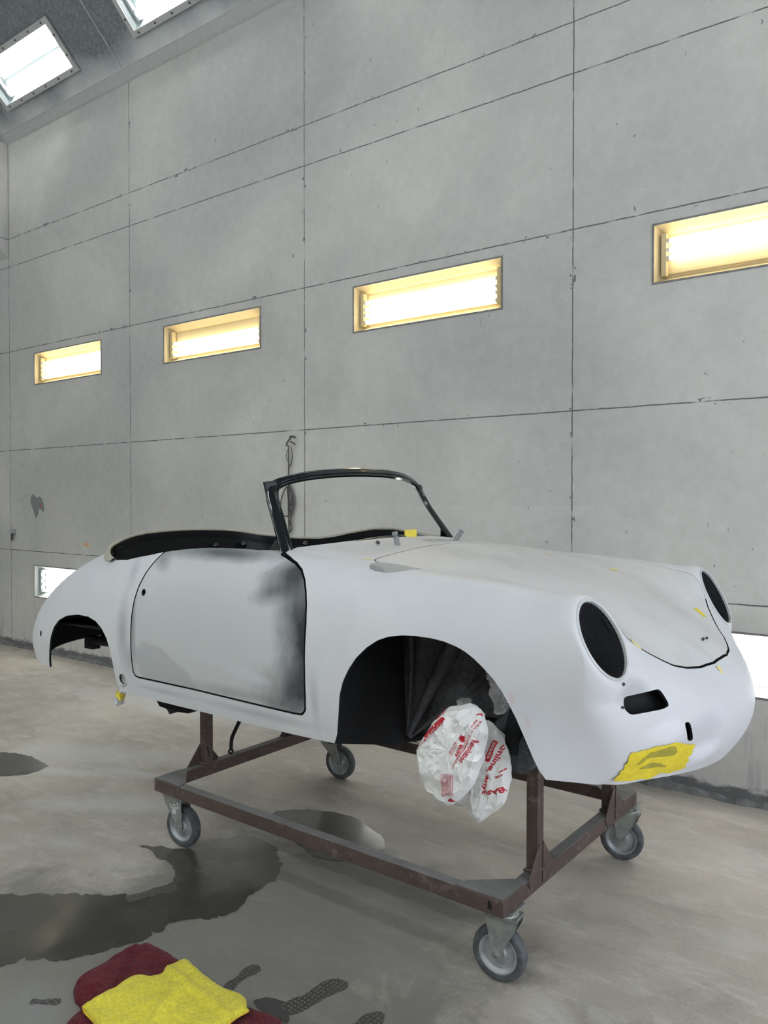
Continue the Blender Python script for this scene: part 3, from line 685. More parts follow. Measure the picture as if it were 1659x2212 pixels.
DR=[(-3.03,1.62),(-3.08,1.565),(-3.106,1.54),(-3.137,1.50),(-3.171,1.447),(-3.20,1.382),(-3.218,1.316),(-3.228,1.243),(-3.234,1.128),(-3.237,1.042),(-3.235,.965),(-3.22,.946),(-3.195,.943),(-2.779,.945),(-2.405,.941),(-2.18,.938),(-2.135,.940),(-2.114,.96),(-2.107,1.02),(-2.103,1.12),(-2.101,1.31),(-2.108,1.38),(-2.122,1.43),(-2.145,1.475),(-2.18,1.51),(-2.23,1.533),(-2.30,1.552),(-2.36,1.565),(-2.40,1.59),(-2.42,1.75),(-3.0,1.75)]
f_front=lambda V:np.where(s_of(V)>.3,psdf(FA,XZ(V)),1.)
f_rear=lambda V:np.where(s_of(V)>.3,psdf(RA,XZ(V)),1.)
f_door=lambda V:np.maximum(psdf(DR,XZ(V)),.45-s_of(V))
CK=[(-2.285,0),(-2.29,.12),(-2.31,.26),(-2.335,.4),(-2.365,.53),(-2.395,.64),(-2.42,.695),(-2.50,.722),(-2.7,.738),(-3.0,.755),(-3.22,.763),(-3.40,.76),(-3.53,.738),(-3.66,.685),(-3.77,.59),(-3.845,.46),(-3.885,.3),(-3.905,.15),(-3.91,0)]
CKF=CK+[(a,-b) for a,b in CK[-2:0:-1]]
f_cock=lambda V:np.where(V[:,2]>1.3,psdf(CKF,np.stack([V[:,0],V[:,1]-YC],1)),1.)
HD=[(-.764,0),(-.766,.095),(-.784,.204),(-.809,.284),(-.837,.348),(-.878,.404),(-.917,.464),(-.965,.535),(-1.03,.58),(-1.12,.605),(-1.3,.625),(-1.5,.64),(-1.7,.65),(-1.86,.65),(-1.915,.642),(-1.945,.615),(-1.957,.56),(-1.965,.45),(-1.975,.3),(-1.985,.15),(-1.988,0)]
HDF=HD+[(a,-b) for a,b in HD[-2:0:-1]]
f_hood=lambda V:np.where((V[:,2]>1.1),psdf(HDF,np.stack([V[:,0],V[:,1]-YC],1)),1.)
def f_head(V):
    P=V.copy(); P[:,1]=s_of(V); d,r=hl_dist(P); return np.where(np.abs(d)<.12,r-HRD*1.005,1.)
SG=rnd([(.688,1.168),(.518,1.171),(.498,1.115),(.53,1.108),(.665,1.108),(.689,1.13)],.012)
f_sig=lambda V:np.where(V[:,0]>-1.1,psdf(SG,np.stack([s_of(V),V[:,2]],1)),1.)
SL=rnd([(.446,1.052),(.424,1.052),(.395,.982),(.418,.982)],.012)
f_slot=lambda V:np.where(V[:,0]>-1.0,psdf(SL,np.stack([s_of(V),V[:,2]],1)),1.)
SC1=s2([(-1.900,-.705),(-1.912,-.675),(-1.885,-.638),(-1.817,-.628),(-1.70,-.632),(-1.735,-.70),(-1.789,-.731),(-1.842,-.736),(-1.884,-.725)],4)
SC1=[(-1.904,-.70),(-1.912,-.675),(-1.90,-.65),(-1.87,-.634),(-1.817,-.628),(-1.70,-.634),(-1.735,-.693),(-1.76,-.718),(-1.80,-.735),(-1.85,-.736),(-1.885,-.725)]
f_sc=lambda V:np.where(V[:,2]>1.45,psdf(SC1,np.stack([V[:,0],V[:,1]-YC],1)),1.)
SC2=[(-2.17,.04),(-2.08,-.02),(-2.045,.10),(-2.06,.36),(-2.12,.44),(-2.15,.30)]
f_sc2=lambda V:np.where(V[:,2]>1.4,psdf(SC2,np.stack([V[:,0],V[:,1]-YC],1)),1.)
def f_dot(x,z,r,near=True):
    return lambda V:np.where((V[:,1]<YC-.3) if near else (s_of(V)>.3),np.linalg.norm(XZ(V)-np.array([x,z]),axis=1)-r,1.)
BO=(-2.6,YC,.85)
car=thing('car_body','bare two-door car body shell in patchy white primer, standing on the rusty steel dolly','car',BO)
S0=full_sheet(480,140)
S=S0
for fn in (f_cock,f_front,f_rear,f_head,f_sig,f_slot): S=S.clip(fn)
G=.0042
doors=S.clip(f_door,-G,True)
def gv(V):
    return np.where(V[:,0]>-.96,.0035,np.where(V[:,0]<-1.9,.0022,.0007))
hood=S.clip(lambda V:f_hood(V)+gv(V),0,True)
shell=S.clip(f_door,G).clip(lambda V:f_hood(V)-gv(V))
for a in [(-4.207,1.039,.017),(-3.332,.916,.026)]: shell=shell.clip(f_dot(*a))
nd=doors.clip(lambda V:YC-V[:,1]).clip(f_dot(-3.155,1.354,.0165)); fd=doors.clip(lambda V:V[:,1]-YC)
sh=shell.solid('shell',car,.011,[M['shell'],M['black'],M['black']],BO)
def lab(o,l): o['label']=l; return o
lab(nd.solid('door',car,.03,[M['door'],M['black'],M['black']],BO),'door sanded through to dark metal along its front edge')
fd.solid('door',car,.03,[M['shell'],M['black'],M['black']],BO)
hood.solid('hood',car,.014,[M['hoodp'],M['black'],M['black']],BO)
# backing flanges that darken the panel gaps; flat grey overlays on fender and cowl
S0.clip(f_door,.03,True).clip(f_door,-.03).clip(f_cock,.0).offset(-.034).solid('door_jamb',car,.003,[M['black']]*3,BO)
S0.clip(f_hood,.03,True).clip(f_hood,-.03).offset(-.018).solid('hood_gutter',car,.003,[M['black']]*3,BO)
lab(S0.clip(f_sc,0,True).offset(.0012).solid('grey_patch',car,.001,[M['greydish']]*3,BO),'flat grey teardrop patch on top of the near fender')
SC3=[(-1.90,-.695),(-1.885,-.725),(-1.85,-.735),(-1.80,-.734),(-1.83,-.712),(-1.87,-.70)]
S0.clip(lambda V:np.where(V[:,2]>1.45,psdf(SC3,np.stack([V[:,0],V[:,1]-YC],1)),1.),0,True).offset(.002).solid('grey_patch',car,.0005,[M['grey']]*3,BO)
lab(S0.clip(f_sc2,0,True).offset(.0008).solid('grey_patch',car,.0008,[M['greydish']]*3,BO),'flat grey patch on the cowl')
W=lambda x,s,z,sg=-1:(x,YC+sg*s,z)
# headlight rims and bowls
for sg in(-1,1):
    c=W(*HC,sg); nrm=Vector((HN[0],sg*HN[1],HN[2]))
    mb=MB(); mb.lathe([(HRD-.004,-.008),(HRD-.004,.004),(HRD+.001,.0065),(HRD+.006,.003),(HRD+.0065,-.004),(HRD+.002,-.012)],c,nrm,72); mb.build('headlight_rim',M['ring'],parent=car,smooth=50)
    mb=MB(); mb.lathe([(HRD-.0035,-.004),(HRD-.012,-.05),(.105,-.10),(.07,-.15),(.0,-.165)],c,nrm,48,closed=False); mb.build('headlight_bowl',M['black'],parent=car,smooth=60)
# handle of the jack point, holes
mb=MB(); c=Vector((-3.332,YC-.838,.916))
mb.lathe([(.026,-.004),(.030,.002),(.034,-.002),(.030,-.010)],c,(0,-1,.06),32); mb.build('jack_point_ring',M['ring'],parent=car,smooth=50)
mb=MB(); mb.lathe([(.0,-.02),(.027,-.02),(.027,-.012),(.0,-.012)],c,(0,-1,.06),32,closed=False); mb.build('jack_point_plug',M['greydish'],parent=car)
for y,z in((-.0,1.262),(.05,1.258)):
    mb=MB(); mb.tube([(-.836,YC+y,z-.012),(-.826,YC+y,z+.004)],.005,8); mb.build('screw_hole',M['ink'],parent=car)
mb=MB(); mb.tube([(-2.155,YC-.32,1.598),(-2.15,YC-.32,1.6065)],.010,10); mb.build('screw_hole',M['ink'],parent=car)
mb=MB(); mb.tube([(-.895,YC-.69,1.205),(-.885,YC-.69,1.212)],.005,8); mb.build('screw_hole',M['ink'],parent=car)
mb=MB(); mb.tube([(-.905,YC-.693,1.135),(-.885,YC-.696,1.137)],.005,8); mb.build('screw_hole',M['ink'],parent=car)
ZV=S0.V[S0.V[:,2]>1.15]
def zs(x,s):
    d=(ZV[:,0]-x)**2+(np.abs(ZV[:,1]-YC)-abs(s))**2; k=np.argpartition(d,40)[:40]; w_=np.exp(-d[k]/.0006)
    return float((ZV[k,2]*w_).sum()/w_.sum())
# black sheet added inside the nose so its openings read dark
S0.clip(lambda V:V[:,0]+1.10).clip(lambda V:1.20-V[:,2]).offset(-.055).solid('nose_blackout',car,.003,[M['black']]*3,BO)
# cockpit tub
def wall_strip(P2,z0,z1,inset=0.0):
    mb=MB(); K=len(P2)
    return mb
mb=MB(); C2=s2(CKF,2); K=len(C2)
cen=np.array([-3.0,0.])
def rimh(x,y):
    """height of the rim that stands proud round the rear of the opening"""
    if x>-2.5: return 0.
    e=min(1,max(0,(-x-2.5)/.5)); 
    if y<0: e*=min(1,max(0,(-x-3.5)/.25))
    return (.026+.026*min(1,max(0,y/.6))*min(1,max(0,(x+3.95)/.4)))*e*e*(3-2*e)
rim=[(x,y) for x,y in s2(CKF,4) if x<-2.45]
k0=[i for i,(x,y) in enumerate(rim) if y<0 and x>-3.5]
rim=[(x,y) for x,y in rim if not(y<0 and x>-3.5)]
rim.sort(key=lambda p:math.atan2(p[1]*1.0,-(p[0]+3.0)))
mbr=MB();rv=[]
for x,y in rim:
    n=np.array([x,y])-cen; n/=np.linalg.norm(n); z=zs(x,y); h=rimh(x,y)
    for t,dz in((-.003,h-.006),(-.003,h+.006),(.005,h+.012),(.015,h+.007),(.030,-.004)): rv.append((x+n[0]*t,YC+y+n[1]*t,z+dz))
K_=len(rim); mbr.add(rv,[(i*5+j,i*5+(j+1)%5,(i+1)*5+(j+1)%5,(i+1)*5+j) for i in range(K_-1) for j in range(5)]); mbr.build('rear_rim',M['rimtan'],parent=car,smooth=50)
vs=[];
for x,y in C2:
    q=np.array([x,y]); n=(q-cen); n/=np.linalg.norm(n); z=zs(x,y)
    rz_=rimh(x,y)
    for t,dz in((-.0045,rz_-.001),(-.006,-.01),(-.006,-.03),(-.02,-.10),(-.03,-.30),(-.03,-.62)):
        p=q+n*t; vs.append((p[0],YC+p[1],z+dz))
fs=[(i*6+j,((i+1)%K)*6+j,((i+1)%K)*6+j+1,i*6+j+1) for i in range(K) for j in range(4)]
mb.add(vs,fs); mb.add([vs[i*6+4] for i in range(K)],[tuple(range(K))]); mb.build('cockpit_lining',M['lining'],parent=car,smooth=40)
for (x,y) in [(-3.80,.40),(-3.84,.2),(-3.5,.655),(-3.2,.68),(-2.9,.68)]:
    mb=MB(); mb.lathe([(0,.012),(.014,.010),(.022,.0),(.022,-.01)],(x,YC+y,1.50),Vector((.9,-.4,.1)) if x<-3.6 else Vector((0,-1,.1)),16,closed=False)
    mb.build('grommet',M['gloss'],parent=car,smooth=50)
# windscreen frame
def frame_sweep(path,prof,name,mat,closed=False,up=None):
    mb=MB(); P=path;K=len(P);vs=[]
    for i,(p,nv) in enumerate(P):
        p=Vector(p); d=(Vector(P[min(i+1,K-1)][0])-Vector(P[max(i-1,0)][0])).normalized()
        nv=Vector(nv); nv=(nv-d*nv.dot(d)).normalized(); b=d.cross(nv)
        for a,c in prof(i/(K-1)) if callable(prof) else prof: vs.append(p+nv*a+b*c)
    n=len(vs)//K
    fs=[(i*n+j,i*n+(j+1)%n,(i+1)*n+(j+1)%n,(i+1)*n+j) for i in range(K-1) for j in range(n)]
    fs+=[tuple(range(n))[::-1],tuple((K-1)*n+j for j in range(n))]
    mb.add(vs,fs); return mb.build(name,mat,parent=car,smooth=35,bevel=.002)
half=[(-2.370,.690,1.535),(-2.391,.668,1.577),(-2.439,.644,1.651),(-2.499,.618,1.742),(-2.532,.607,1.80),(-2.545,.592,1.838),(-2.546,.565,1.862),(-2.534,.525,1.879),(-2.517,.466,1.894),(-2.495,.39,1.907),(-2.472,.30,1.917),(-2.455,.2,1.924),(-2.447,.1,1.928),(-2.445,0,1.929)]
pts=[W(*p,-1) for p in half]+[W(*p,1) for p in half[-2::-1]]
pts=sm(pts,5); path=[]
# frame normal: forward/up facing, perpendicular to the glass plane
for p in pts:
    s=(p.y-YC)/.67; path.append((p,(1.0-.25*abs(s),s*.45,.55)))
def wprof(t):
    e=min(t,1-t); w=.040+.016*min(1,max(0,(.27-e)/.08))   # wider on the pillars
    h=.5*w
    return [(.012,-h),(.018,-h*.6),(.018,h*.35),(.008,h*.5),(.008,h*.7),(.014,h*.8),(.012,h),(-.006,h*1.05),(-.014,h*.3),(-.016,-h*.5),(-.008,-h*1.0)]
frame_sweep(path,wprof,'windscreen_frame',M['gloss'])
base=[W(-2.40,.655,1.568,-1),W(-2.385,.59,1.565,-1),W(-2.36,.5,1.568,-1),W(-2.33,.38,1.580,-1),W(-2.305,.26,1.594,-1),W(-2.29,.13,1.604,-1),W(-2.285,0,1.607),W(-2.29,.13,1.604,1),W(-2.305,.26,1.594,1),W(-2.33,.38,1.580,1),W(-2.36,.5,1.568,1),W(-2.385,.59,1.565,1),W(-2.40,.655,1.568,1)]
frame_sweep([(p,(0,0,1)) for p in sm(base,5)],[(.012,-.008),(.014,.006),(.006,.016),(-.02,.016),(-.02,-.008)],'windscreen_base_rail',M['gloss'])
for sg in(-1,1):   # latch ears and foot brackets
    mb=MB(); a=Vector(W(-2.532,.600,1.80,sg))
    q=[W(-2.555,.632,1.872,sg),W(-2.530,.575,1.878,sg),W(-2.525,.59,1.80,sg),W(-2.54,.622,1.795,sg)]
    mb.prism(q,(-1,0,.3),.016); mb.build('frame_ear',M['glossear'],parent=car,bevel=.004)
    mb=MB(); q=[W(-2.44,.655,1.65,sg),W(-2.36,.655,1.572,sg),W(-2.40,.70,1.552,sg),W(-2.47,.70,1.565,sg)]
    mb.prism([q[1],q[2],q[3],q[0]],(0,-sg*1.,0),.012); mb.build('frame_foot',M['gloss'],parent=car,bevel=.003)
# wiper spindles
for sg,ln in((-1,(-.015,-.0,1)),(1,(.5,.25,.8))):
    c=Vector(W(-2.095,.245,1.585,sg)); d=Vector((-.15,-.22,1)).normalized() if sg<0 else Vector((.45,.25,.8)).normalized()
    mb=MB(); mb.tube([c,c+d*.045],.0125,14); mb.tube([c+d*.045,c+d*.052],.008,12); mb.tube([c+d*.052,c+d*.066],.013,10)
    mb.build('wiper_spindle',M['grey'],parent=car,smooth=40)
# wheel wells, floor pan, inner structure
def box_part(name,c,d,m='black',rz=0,par=car,lb=None,rot=None):
    mb=MB(); mb.box(c,d,rz,rot=rot); o=mb.build(name,M[m],parent=par,bevel=.004)
    if lb: o['label']=lb
    return o
for sg in(-1,1):
    ys=lambda s:YC+sg*s
    # front bulkhead (faces the wheel), inner fender with pressed folds
    mb=MB(); mb.prism([(-2.03,ys(.81),.838),(-2.03,ys(.29),.70),(-2.03,ys(.29),1.5),(-2.03,ys(.76),1.5),(-2.03,ys(.81),1.40)],(1,0,0),.012); mb.build('wheel_bulkhead',M['black'],parent=car)
    n=44;m=16;vs=[];fs=[]
    for i in range(n+1):
        x=-2.035+i/n*1.02
        for j in range(m+1):
            zb=.72 if x<-1.99 else min(.90,.72+(x+1.99)*.8+.01*math.sin(x*20))
            zt_=min(1.50,zs(x,.30)-.03 if x<-1.2 else 1.2); z=zb+(zt_-zb)*j/m
            yy=.30-.03*math.sin((x+2)*9+z*2.5)-.022*math.sin((x+2)*21-(z-.8)*6)*(1-(z-.8))
            vs.append((x,ys(yy),z))
    fs=[(i*(m+1)+j,(i+1)*(m+1)+j,(i+1)*(m+1)+j+1,i*(m+1)+j+1) for i in range(n) for j in range(m)]
    mb=MB(); mb.add(vs,fs); o=mb.build('inner_fender',M['liner'],parent=car,smooth=60)
    so=o.modifiers.new('s','SOLIDIFY'); so.thickness=.006
    for L,rr in (([(-1.985,ys(.33),.76),(-1.96,ys(.34),.95),(-1.94,ys(.36),1.15),(-1.93,ys(.40),1.38)],.012),([(-1.975,ys(.33),.76),(-1.86,ys(.33),.98),(-1.74,ys(.345),1.18),(-1.66,ys(.37),1.38)],.040),([(-1.97,ys(.325),.75),(-1.80,ys(.325),.90),(-1.62,ys(.33),1.05),(-1.45,ys(.35),1.24)],.018)):
        mb=MB(); mb.tube(sm(L,5),[rr*(.25+.75*min(1,k/9)) for k in range(16)],14); mb.build('pressed_rib',M['liner'],parent=car,smooth=60)
    mb=MB(); mb.tube([(-1.55,ys(.33),1.10),(-1.55,ys(.20),1.10)],.095,32); mb.build('strut_opening',M['ink'],parent=car,smooth=50)
    mb=MB(); mb.prism([(-1.12,ys(.76),.89),(-1.12,ys(.2),.89),(-1.12,ys(.2),1.34),(-1.12,ys(.5),1.34),(-1.12,ys(.76),1.3)],(-1,0,0),.01); mb.build('front_bulkhead',M['black'],parent=car)
    # rear wheel house
    mb=MB(); mb.prism([(-3.34,ys(.81),.86),(-3.34,ys(.3),.86),(-3.34,ys(.3),1.45),(-3.34,ys(.76),1.40)],(-1,0,0),.012); mb.build('rear_bulkhead',M['black'],parent=car)
    # torsion arm and brake bits
    mb=MB(); mb.tube([(-3.36,ys(.52),1.01),(-4.06,ys(.54),.985)],.026,12); mb.box((-4.05,ys(.54),.975),(.08,.05,.07)); mb.box((-3.80,ys(.53),.975),(.12,.04,.06)); mb.tube([(-4.0,ys(.52),1.0),(-3.85,ys(.45),1.12)],.012,8); mb.tube([(-3.86,ys(.52),1.02),(-3.70,ys(.45),1.16)],.012,8)
    mb.build('rear_axle_mount',M['black'],parent=car,smooth=40)
    mb=MB(); mb.prism([(-4.16,ys(.30),1.09),(-3.34,ys(.30),1.09),(-3.34,ys(.78),1.13),(-4.16,ys(.74),1.10)],(0,0,1),.01); mb.build('wheelhouse_shelf',M['black'],parent=car)
    # suspension arms
    mb=MB(); mb.tube([(-1.50,ys(.22),.96),(-1.44,ys(.52),.915),(-1.34,ys(.56),1.01)],.026,12); mb.build('suspension_arm',M['liner'],parent=car,smooth=50)
    mb=MB(); mb.tube([(-1.48,ys(.25),.82),(-1.37,ys(.56),.845),(-1.27,ys(.58),.93)],.028,12); mb.tube([(-1.30,ys(.44),.86),(-1.30,ys(.60),.86)],.05,14); mb.build('suspension_arm',M['liner'],parent=car,smooth=50)
    mb=MB(); mb.tube([(-1.34,ys(.60),.88),(-1.30,ys(.50),1.22)],.035,12); mb.build('damper',M['black'],parent=car,smooth=50)
mb=MB(); mb.prism([(-3.34,YC-.80,.845),(-3.34,YC+.80,.845),(-2.03,YC+.80,.845),(-2.03,YC-.80,.845)],(0,0,1),.02); mb.build('floor_pan',M['black'],parent=car)
mb=MB(); mb.prism([(-2.03,YC-.30,.71),(-2.03,YC+.30,.71),(-1.1,YC+.30,1.0),(-1.1,YC-.30,1.0)],(0,0,1),.02); mb.build('floor_pan',M['black'],parent=car)
mb=MB(); mb.prism([(-4.3,YC-.30,.98),(-4.3,YC+.30,.98),(-3.34,YC+.30,.86),(-3.34,YC-.30,.86)],(0,0,1),.02); mb.build('floor_pan',M['black'],parent=car)
mb=MB(); mb.tube([(-1.36,YC-.34,.86),(-1.36,YC+.34,.86)],.045,16); mb.tube([(-1.36,YC-.34,.95),(-1.36,YC+.34,.95)],.045,16); mb.build('axle_beam',M['black'],parent=car,smooth=50)
mb=MB(); mb.prism([(-3.20,2.40,.81),(-3.175,2.40,.785),(-3.12,2.40,.780),(-3.10,2.40,.758),(-3.05,2.40,.778),(-2.96,2.40,.785),(-2.86,2.40,.838),(-3.17,2.40,.838)],(0,1,0),.10); mb.build('jacking_bracket',M['black'],parent=car,bevel=.004)
mb=MB(); mb.tube(sm([(-2.86,2.72,.84),(-2.93,2.70,.691),(-2.981,2.70,.607),(-2.992,2.70,.577),(-2.995,2.70,.535)],4),.0095,10); mb.lathe([(.006,-.006),(.014,-.006),(.014,.006),(.006,.006)],(-2.997,2.70,.522),(.6,-.8,0),16)
mb.build('brake_lever_rod',M['black'],parent=car,smooth=50)
# ------------------------------------------------------------------ rolling dolly
CY=R(-.76)
dolly=thing('dolly','rusty square-tube steel dolly on four swivel casters carrying the car body','dolly',(-2.33,3.15,0))
def loc2(x,y):  # dolly frame coordinates -> world
    a=Matrix.Rotation(CY,3,'Z')@Vector((x,y,0)); return a+Vector((-2.33,3.15,0))
DX,DY,ZT,TH,TW=1.012,.664,.365,.062,.05
rotz=Matrix.Rotation(CY,3,'Z')
def dbox(mb,x,y,z,sx,sy,sz): mb.box(loc2(x,y)+Vector((0,0,z)),(sx,sy,sz),CY)
for sy in(-1,1):
    mb=MB(); dbox(mb,0,sy*(DY-TW/2),ZT-TH/2,2*DX,TW,TH); mb.build('side_rail',M['rust'],parent=dolly,bevel=.003)
for sx in(-1,1):
    mb=MB(); dbox(mb,sx*(DX-TW/2),0,ZT-TH/2+.001,TW,2*(DY-TW)-.001,TH); mb.build('cross_rail',M['rust'],parent=dolly,bevel=.003)
for sx in(-1,1):
    for sy in(-1,1):
        px,py=sx*(DX-TW/2),sy*(.37 if sx>0 else .345)
        top=.955 if sx>0 else .85
        mb=MB(); dbox(mb,px,py,(ZT+top)/2,TW,TW,top-ZT); mb.build('post',M['rust'],parent=dolly,bevel=.003)
        mb=MB(); dbox(mb,px,py,ZT+.005,TW*1.15,TW*1.7,.010); mb.build('foot_plate',M['rust'],parent=dolly,bevel=.002)
        # triangular gussets each side of the post, welded on the outer face
        for s in(-1,1):
            n=(rotz@Vector((sx,0,0)))
            q=[loc2(px+sx*TW/2,py+s*TW*.30)+Vector((0,0,ZT+.115)),loc2(px+sx*TW/2,py+s*(TW/2+.085))+Vector((0,0,ZT-.004)),loc2(px+sx*TW/2,py+s*(TW/2+.06))+Vector((0,0,ZT-.045)),loc2(px+sx*TW/2,py+s*TW*.2)+Vector((0,0,ZT-.045))]
            if sx>0 or s>0 or True:
                mb=MB(); mb.prism(q,n*.7+Vector((0,0,0)),.005); mb.build('gusset',M['rust'],parent=dolly,bevel=.0015)
        # flat triangular plate in the corner
        c=[loc2(sx*DX*.999,sy*DY*.999),loc2(sx*DX*.999,sy*(DY-.16)),loc2(sx*(DX-.05),sy*(DY-.17)),loc2(sx*(DX-.19),sy*(DY-.05)),loc2(sx*(DX-.20),sy*DY*.999)]
        mb=MB(); mb.prism([p+Vector((0,0,ZT)) for p in c],(0,0,1),.005); mb.build('corner_plate',M['rust'],parent=dolly,bevel=.0015)
def caster(pivot,hub,nrm,lb=None,sticker=False):
    """pivot (x,y) under the rail, hub (x,y) wheel centre, nrm axle direction"""
    zt=ZT-TH; rw=.106; n=Vector((*nrm,0)).normalized(); p=Vector((*pivot,0)); h=Vector((*hub,0)); t=n.cross(Vector((0,0,1)))
    mb=MB(); mb.box(p+Vector((0,0,zt-.004)),(.115,.10,.008),CY); mb.tube([p+Vector((0,0,zt-.003)),p+Vector((0,0,zt-.045))],.036,24); mb.lathe([(.0,0),(.046,0),(.050,.006),(.046,.012),(0,.012)],p+Vector((0,0,zt-.036)),(0,0,1),28)
    # fork: crown and two tapering cheeks
    crown=(p*.75+h*.25); mb.box(crown+Vector((0,0,zt-.040)),(.128,.078,.008),math.atan2(t.y,t.x))
    for s in(-1,1):
        o=n*s*.031
        q=[crown+t*.066+Vector((0,0,zt-.036)),crown-t*.066+Vector((0,0,zt-.036)),crown-t*.058+Vector((0,0,zt-.070)),h-t*.020+Vector((0,0,rw+.012)),h-t*.016+Vector((0,0,rw-.010)),h+Vector((0,0,rw-.018)),h+t*.016+Vector((0,0,rw-.010)),h+t*.020+Vector((0,0,rw+.012)),crown+t*.058+Vector((0,0,zt-.070))]
        mb.prism([v+o for v in q],n*s,.004)
    fo=mb.build('caster',M['zinc'],parent=dolly,bevel=.001)
    if lb: fo['label']=lb
    c=h+Vector((0,0,rw))
    mb=MB(); mb.lathe([(.074,-.021),(.080,-.0225),(.096,-.022),(.103,-.017),(.106,-.007),(.106,.007),(.103,.017),(.096,.022),(.080,.0225),(.074,.021)],c,n,64); o=mb.build('tyre',M['rubber'],parent=fo,smooth=50)
    mb=MB(); mb.lathe([(.014,-.024),(.030,-.024),(.036,-.014),(.058,-.010),(.064,-.015),(.070,-.0215),(.0755,-.022),(.0755,.022),(.070,.0215),(.064,.015),(.058,.010),(.036,.014),(.030,.024),(.014,.024)],c,n,56); mb.build('rim',M['hub'],parent=fo,smooth=40)
    mb=MB(); mb.tube([c-n*.043,c+n*.043],.0065,12)
    for s in(-1,1): mb.tube([c+n*s*.036,c+n*s*.043],.0125,6)
    mb.build('axle_bolt',M['zinc'],parent=fo,smooth=30)
    if sticker:
        for s in (1,):
            f=n*s*.0362; b=crown*.7+h*.3
            for (dz,w,hh,m) in((zt-.078,.056,.036,'label'),(zt-.112,.03,.026,'label')):
                mb=MB(); mb.box(b+f+Vector((0,0,dz)),(w,.001,hh),math.atan2(t.y,t.x)); so=mb.build('label',M[m],parent=fo)
            mb=MB()
            for k in range(5): mb.box(b+f*1.035+t*(-.018+.009*k)+Vector((0,0,zt-.073+.004*((k*7)%3-1))),(.006,.001,.006),math.atan2(t.y,t.x))
            mb.box(b+f*1.035+Vector((0,0,zt-.086)),(.04,.001,.003),math.atan2(t.y,t.x)); mb.build('label_print',M['ink'],parent=fo)
N0=(.10,-.995)
caster((-1.372,2.575),(-1.405,2.592),N0)
caster((-1.345,3.79),(-1.395,3.835),(.16,-.98))
caster((-3.305,2.595),(-3.262,2.615),(.12,-.99),'near left caster with a white paper label on its fork',True)
caster((-3.30,3.80),(-3.25,3.86),(.10,-.99))

# ------------------------------------------------------------------ masking tape
def patch(name,lb,sheet,mats,off=.0016,group=None,cat='tape'):
    c=sheet.V.mean(0); o=sheet.solid(name,None,.001,mats,tuple(c),off); o.location=c; return tag(o,lb,cat,group)
FNF=full_sheet(760,230)
def near_sel(V): return (V[:,1]<YC)&(V[:,0]>-1.15)
TP=[(.642,.879),(.648,.89),(.641,.902),(.646,.915),(.638,.925),(.646,.94),(.640,.955),(.645,.966),(.640,.983),(.62,.980),(.606,.984),(.58,.983),(.55,.990),(.524,.987),(.49,.986),(.465,.988),(.42,.975),(.381,.969),(.386,.952),(.376,.938),(.384,.92),(.368,.904),(.372,.89),(.353,.877),(.39,.874),(.431,.870),(.47,.874),(.515,.869),(.56,.875),(.594,.872)]
# cavity: the nose opening sits under the tape
def f_tp(V): return np.where(near_sel(V),psdf(TP,np.stack([s_of(V),V[:,2]],1)),1.)
Sh=FNF.clip(f_tp,0,True)
c=Sh.V.mean(0)
# wrinkles
def wr(V,N):
    o=np.zeros(len(V))
    for i,(x,y,z) in enumerate(V):
        a=noise.ridged_multi_fractal(Vector((x*9,y*5,z*34)),.9,2.2,3,1.0,2.0) if False else abs(noise.noise(Vector((y*9,z*60,x*9))))*2+.6*noise.noise(Vector((y*34,z*44,x*20)))
        o[i]=.0045*a
    return V+N*(o+.003)[:,None]
Sh.V=wr(Sh.V,Sh.N)
tp=Sh.solid('masking_tape',None,.0008,[M['tape']]*3,tuple(c)); tp.location=c
tag(tp,'big patch of overlapping bright yellow masking tape over the lower opening of the nose','tape')
CV=[(.606,.928),(.59,.955),(.565,.969),(.53,.975),(.467,.976),(.447,.952),(.455,.94),(.50,.944),(.532,.950),(.57,.948)]  # darker shapes paint the shade of the hollow into the tape
S2=FNF.clip(lambda V:np.where(near_sel(V),psdf(CV,np.stack([s_of(V),V[:,2]],1)),1.),0,True); S2.V=wr(S2.V,S2.N)+S2.N*.0012
o=S2.solid('tape_shade',None,.0006,[M['tapedark']]*3,tuple(c)); o.parent=tp; o['label']='darker stretch of tape with the shade of the hollow painted in'
CV=s2([(0.585,0.912),(0.55,0.93),(0.51,.922),(0.478,0.909),(0.45,0.895),(0.524,0.911)],3)
S2=FNF.clip(lambda V:np.where(near_sel(V),psdf(CV,np.stack([s_of(V),V[:,2]],1)),1.),0,True); S2.V=wr(S2.V,S2.N)+S2.N*.0012
o=S2.solid('tape_shade',None,.0006,[M['tapedark']]*3,tuple(c)); o.parent=tp
def topatch(lb,x,y,L,w,rot,m='tape',near=True,off=.0018):
    """small strip of tape laid on the upper skin at x, lateral y"""
    cs,sn=math.cos(rot),math.sin(rot)
    P=[(x+cs*a-sn*b,y+sn*a+cs*b) for a,b in((-L/2,-w/2),(L/2,-w/2*.8),(L/2*.9,w/2),(-L/2,w/2*.9))]
    S2=FNF.clip(lambda V:np.where(V[:,2]>1.05,psdf(P,np.stack([V[:,0],V[:,1]-YC],1)),1.),0,True)
    return patch('tape_strip',lb,S2,[M[m]]*3,off,'small bits of tape on the hood')
topatch('tiny yellow tape scrap near the middle of the hood skyline',-1.607,.297,.03,.012,.2)
topatch('square yellow tape scrap on the middle of the hood, behind the nose bump',-1.343,.425,.035,.03,.3)
topatch('yellow tape scrap on the hood beside the far headlight opening',-.946,.395,.045,.03,-.3)
topatch('thin pale tape strip at the rear near corner of the hood',-1.975,-.622,.055,.014,.1,'tapepale')
topatch('pale tape scrap across the hood gap just right of the near headlight opening',-.925,-.47,.035,.024,.6,'tapepale')
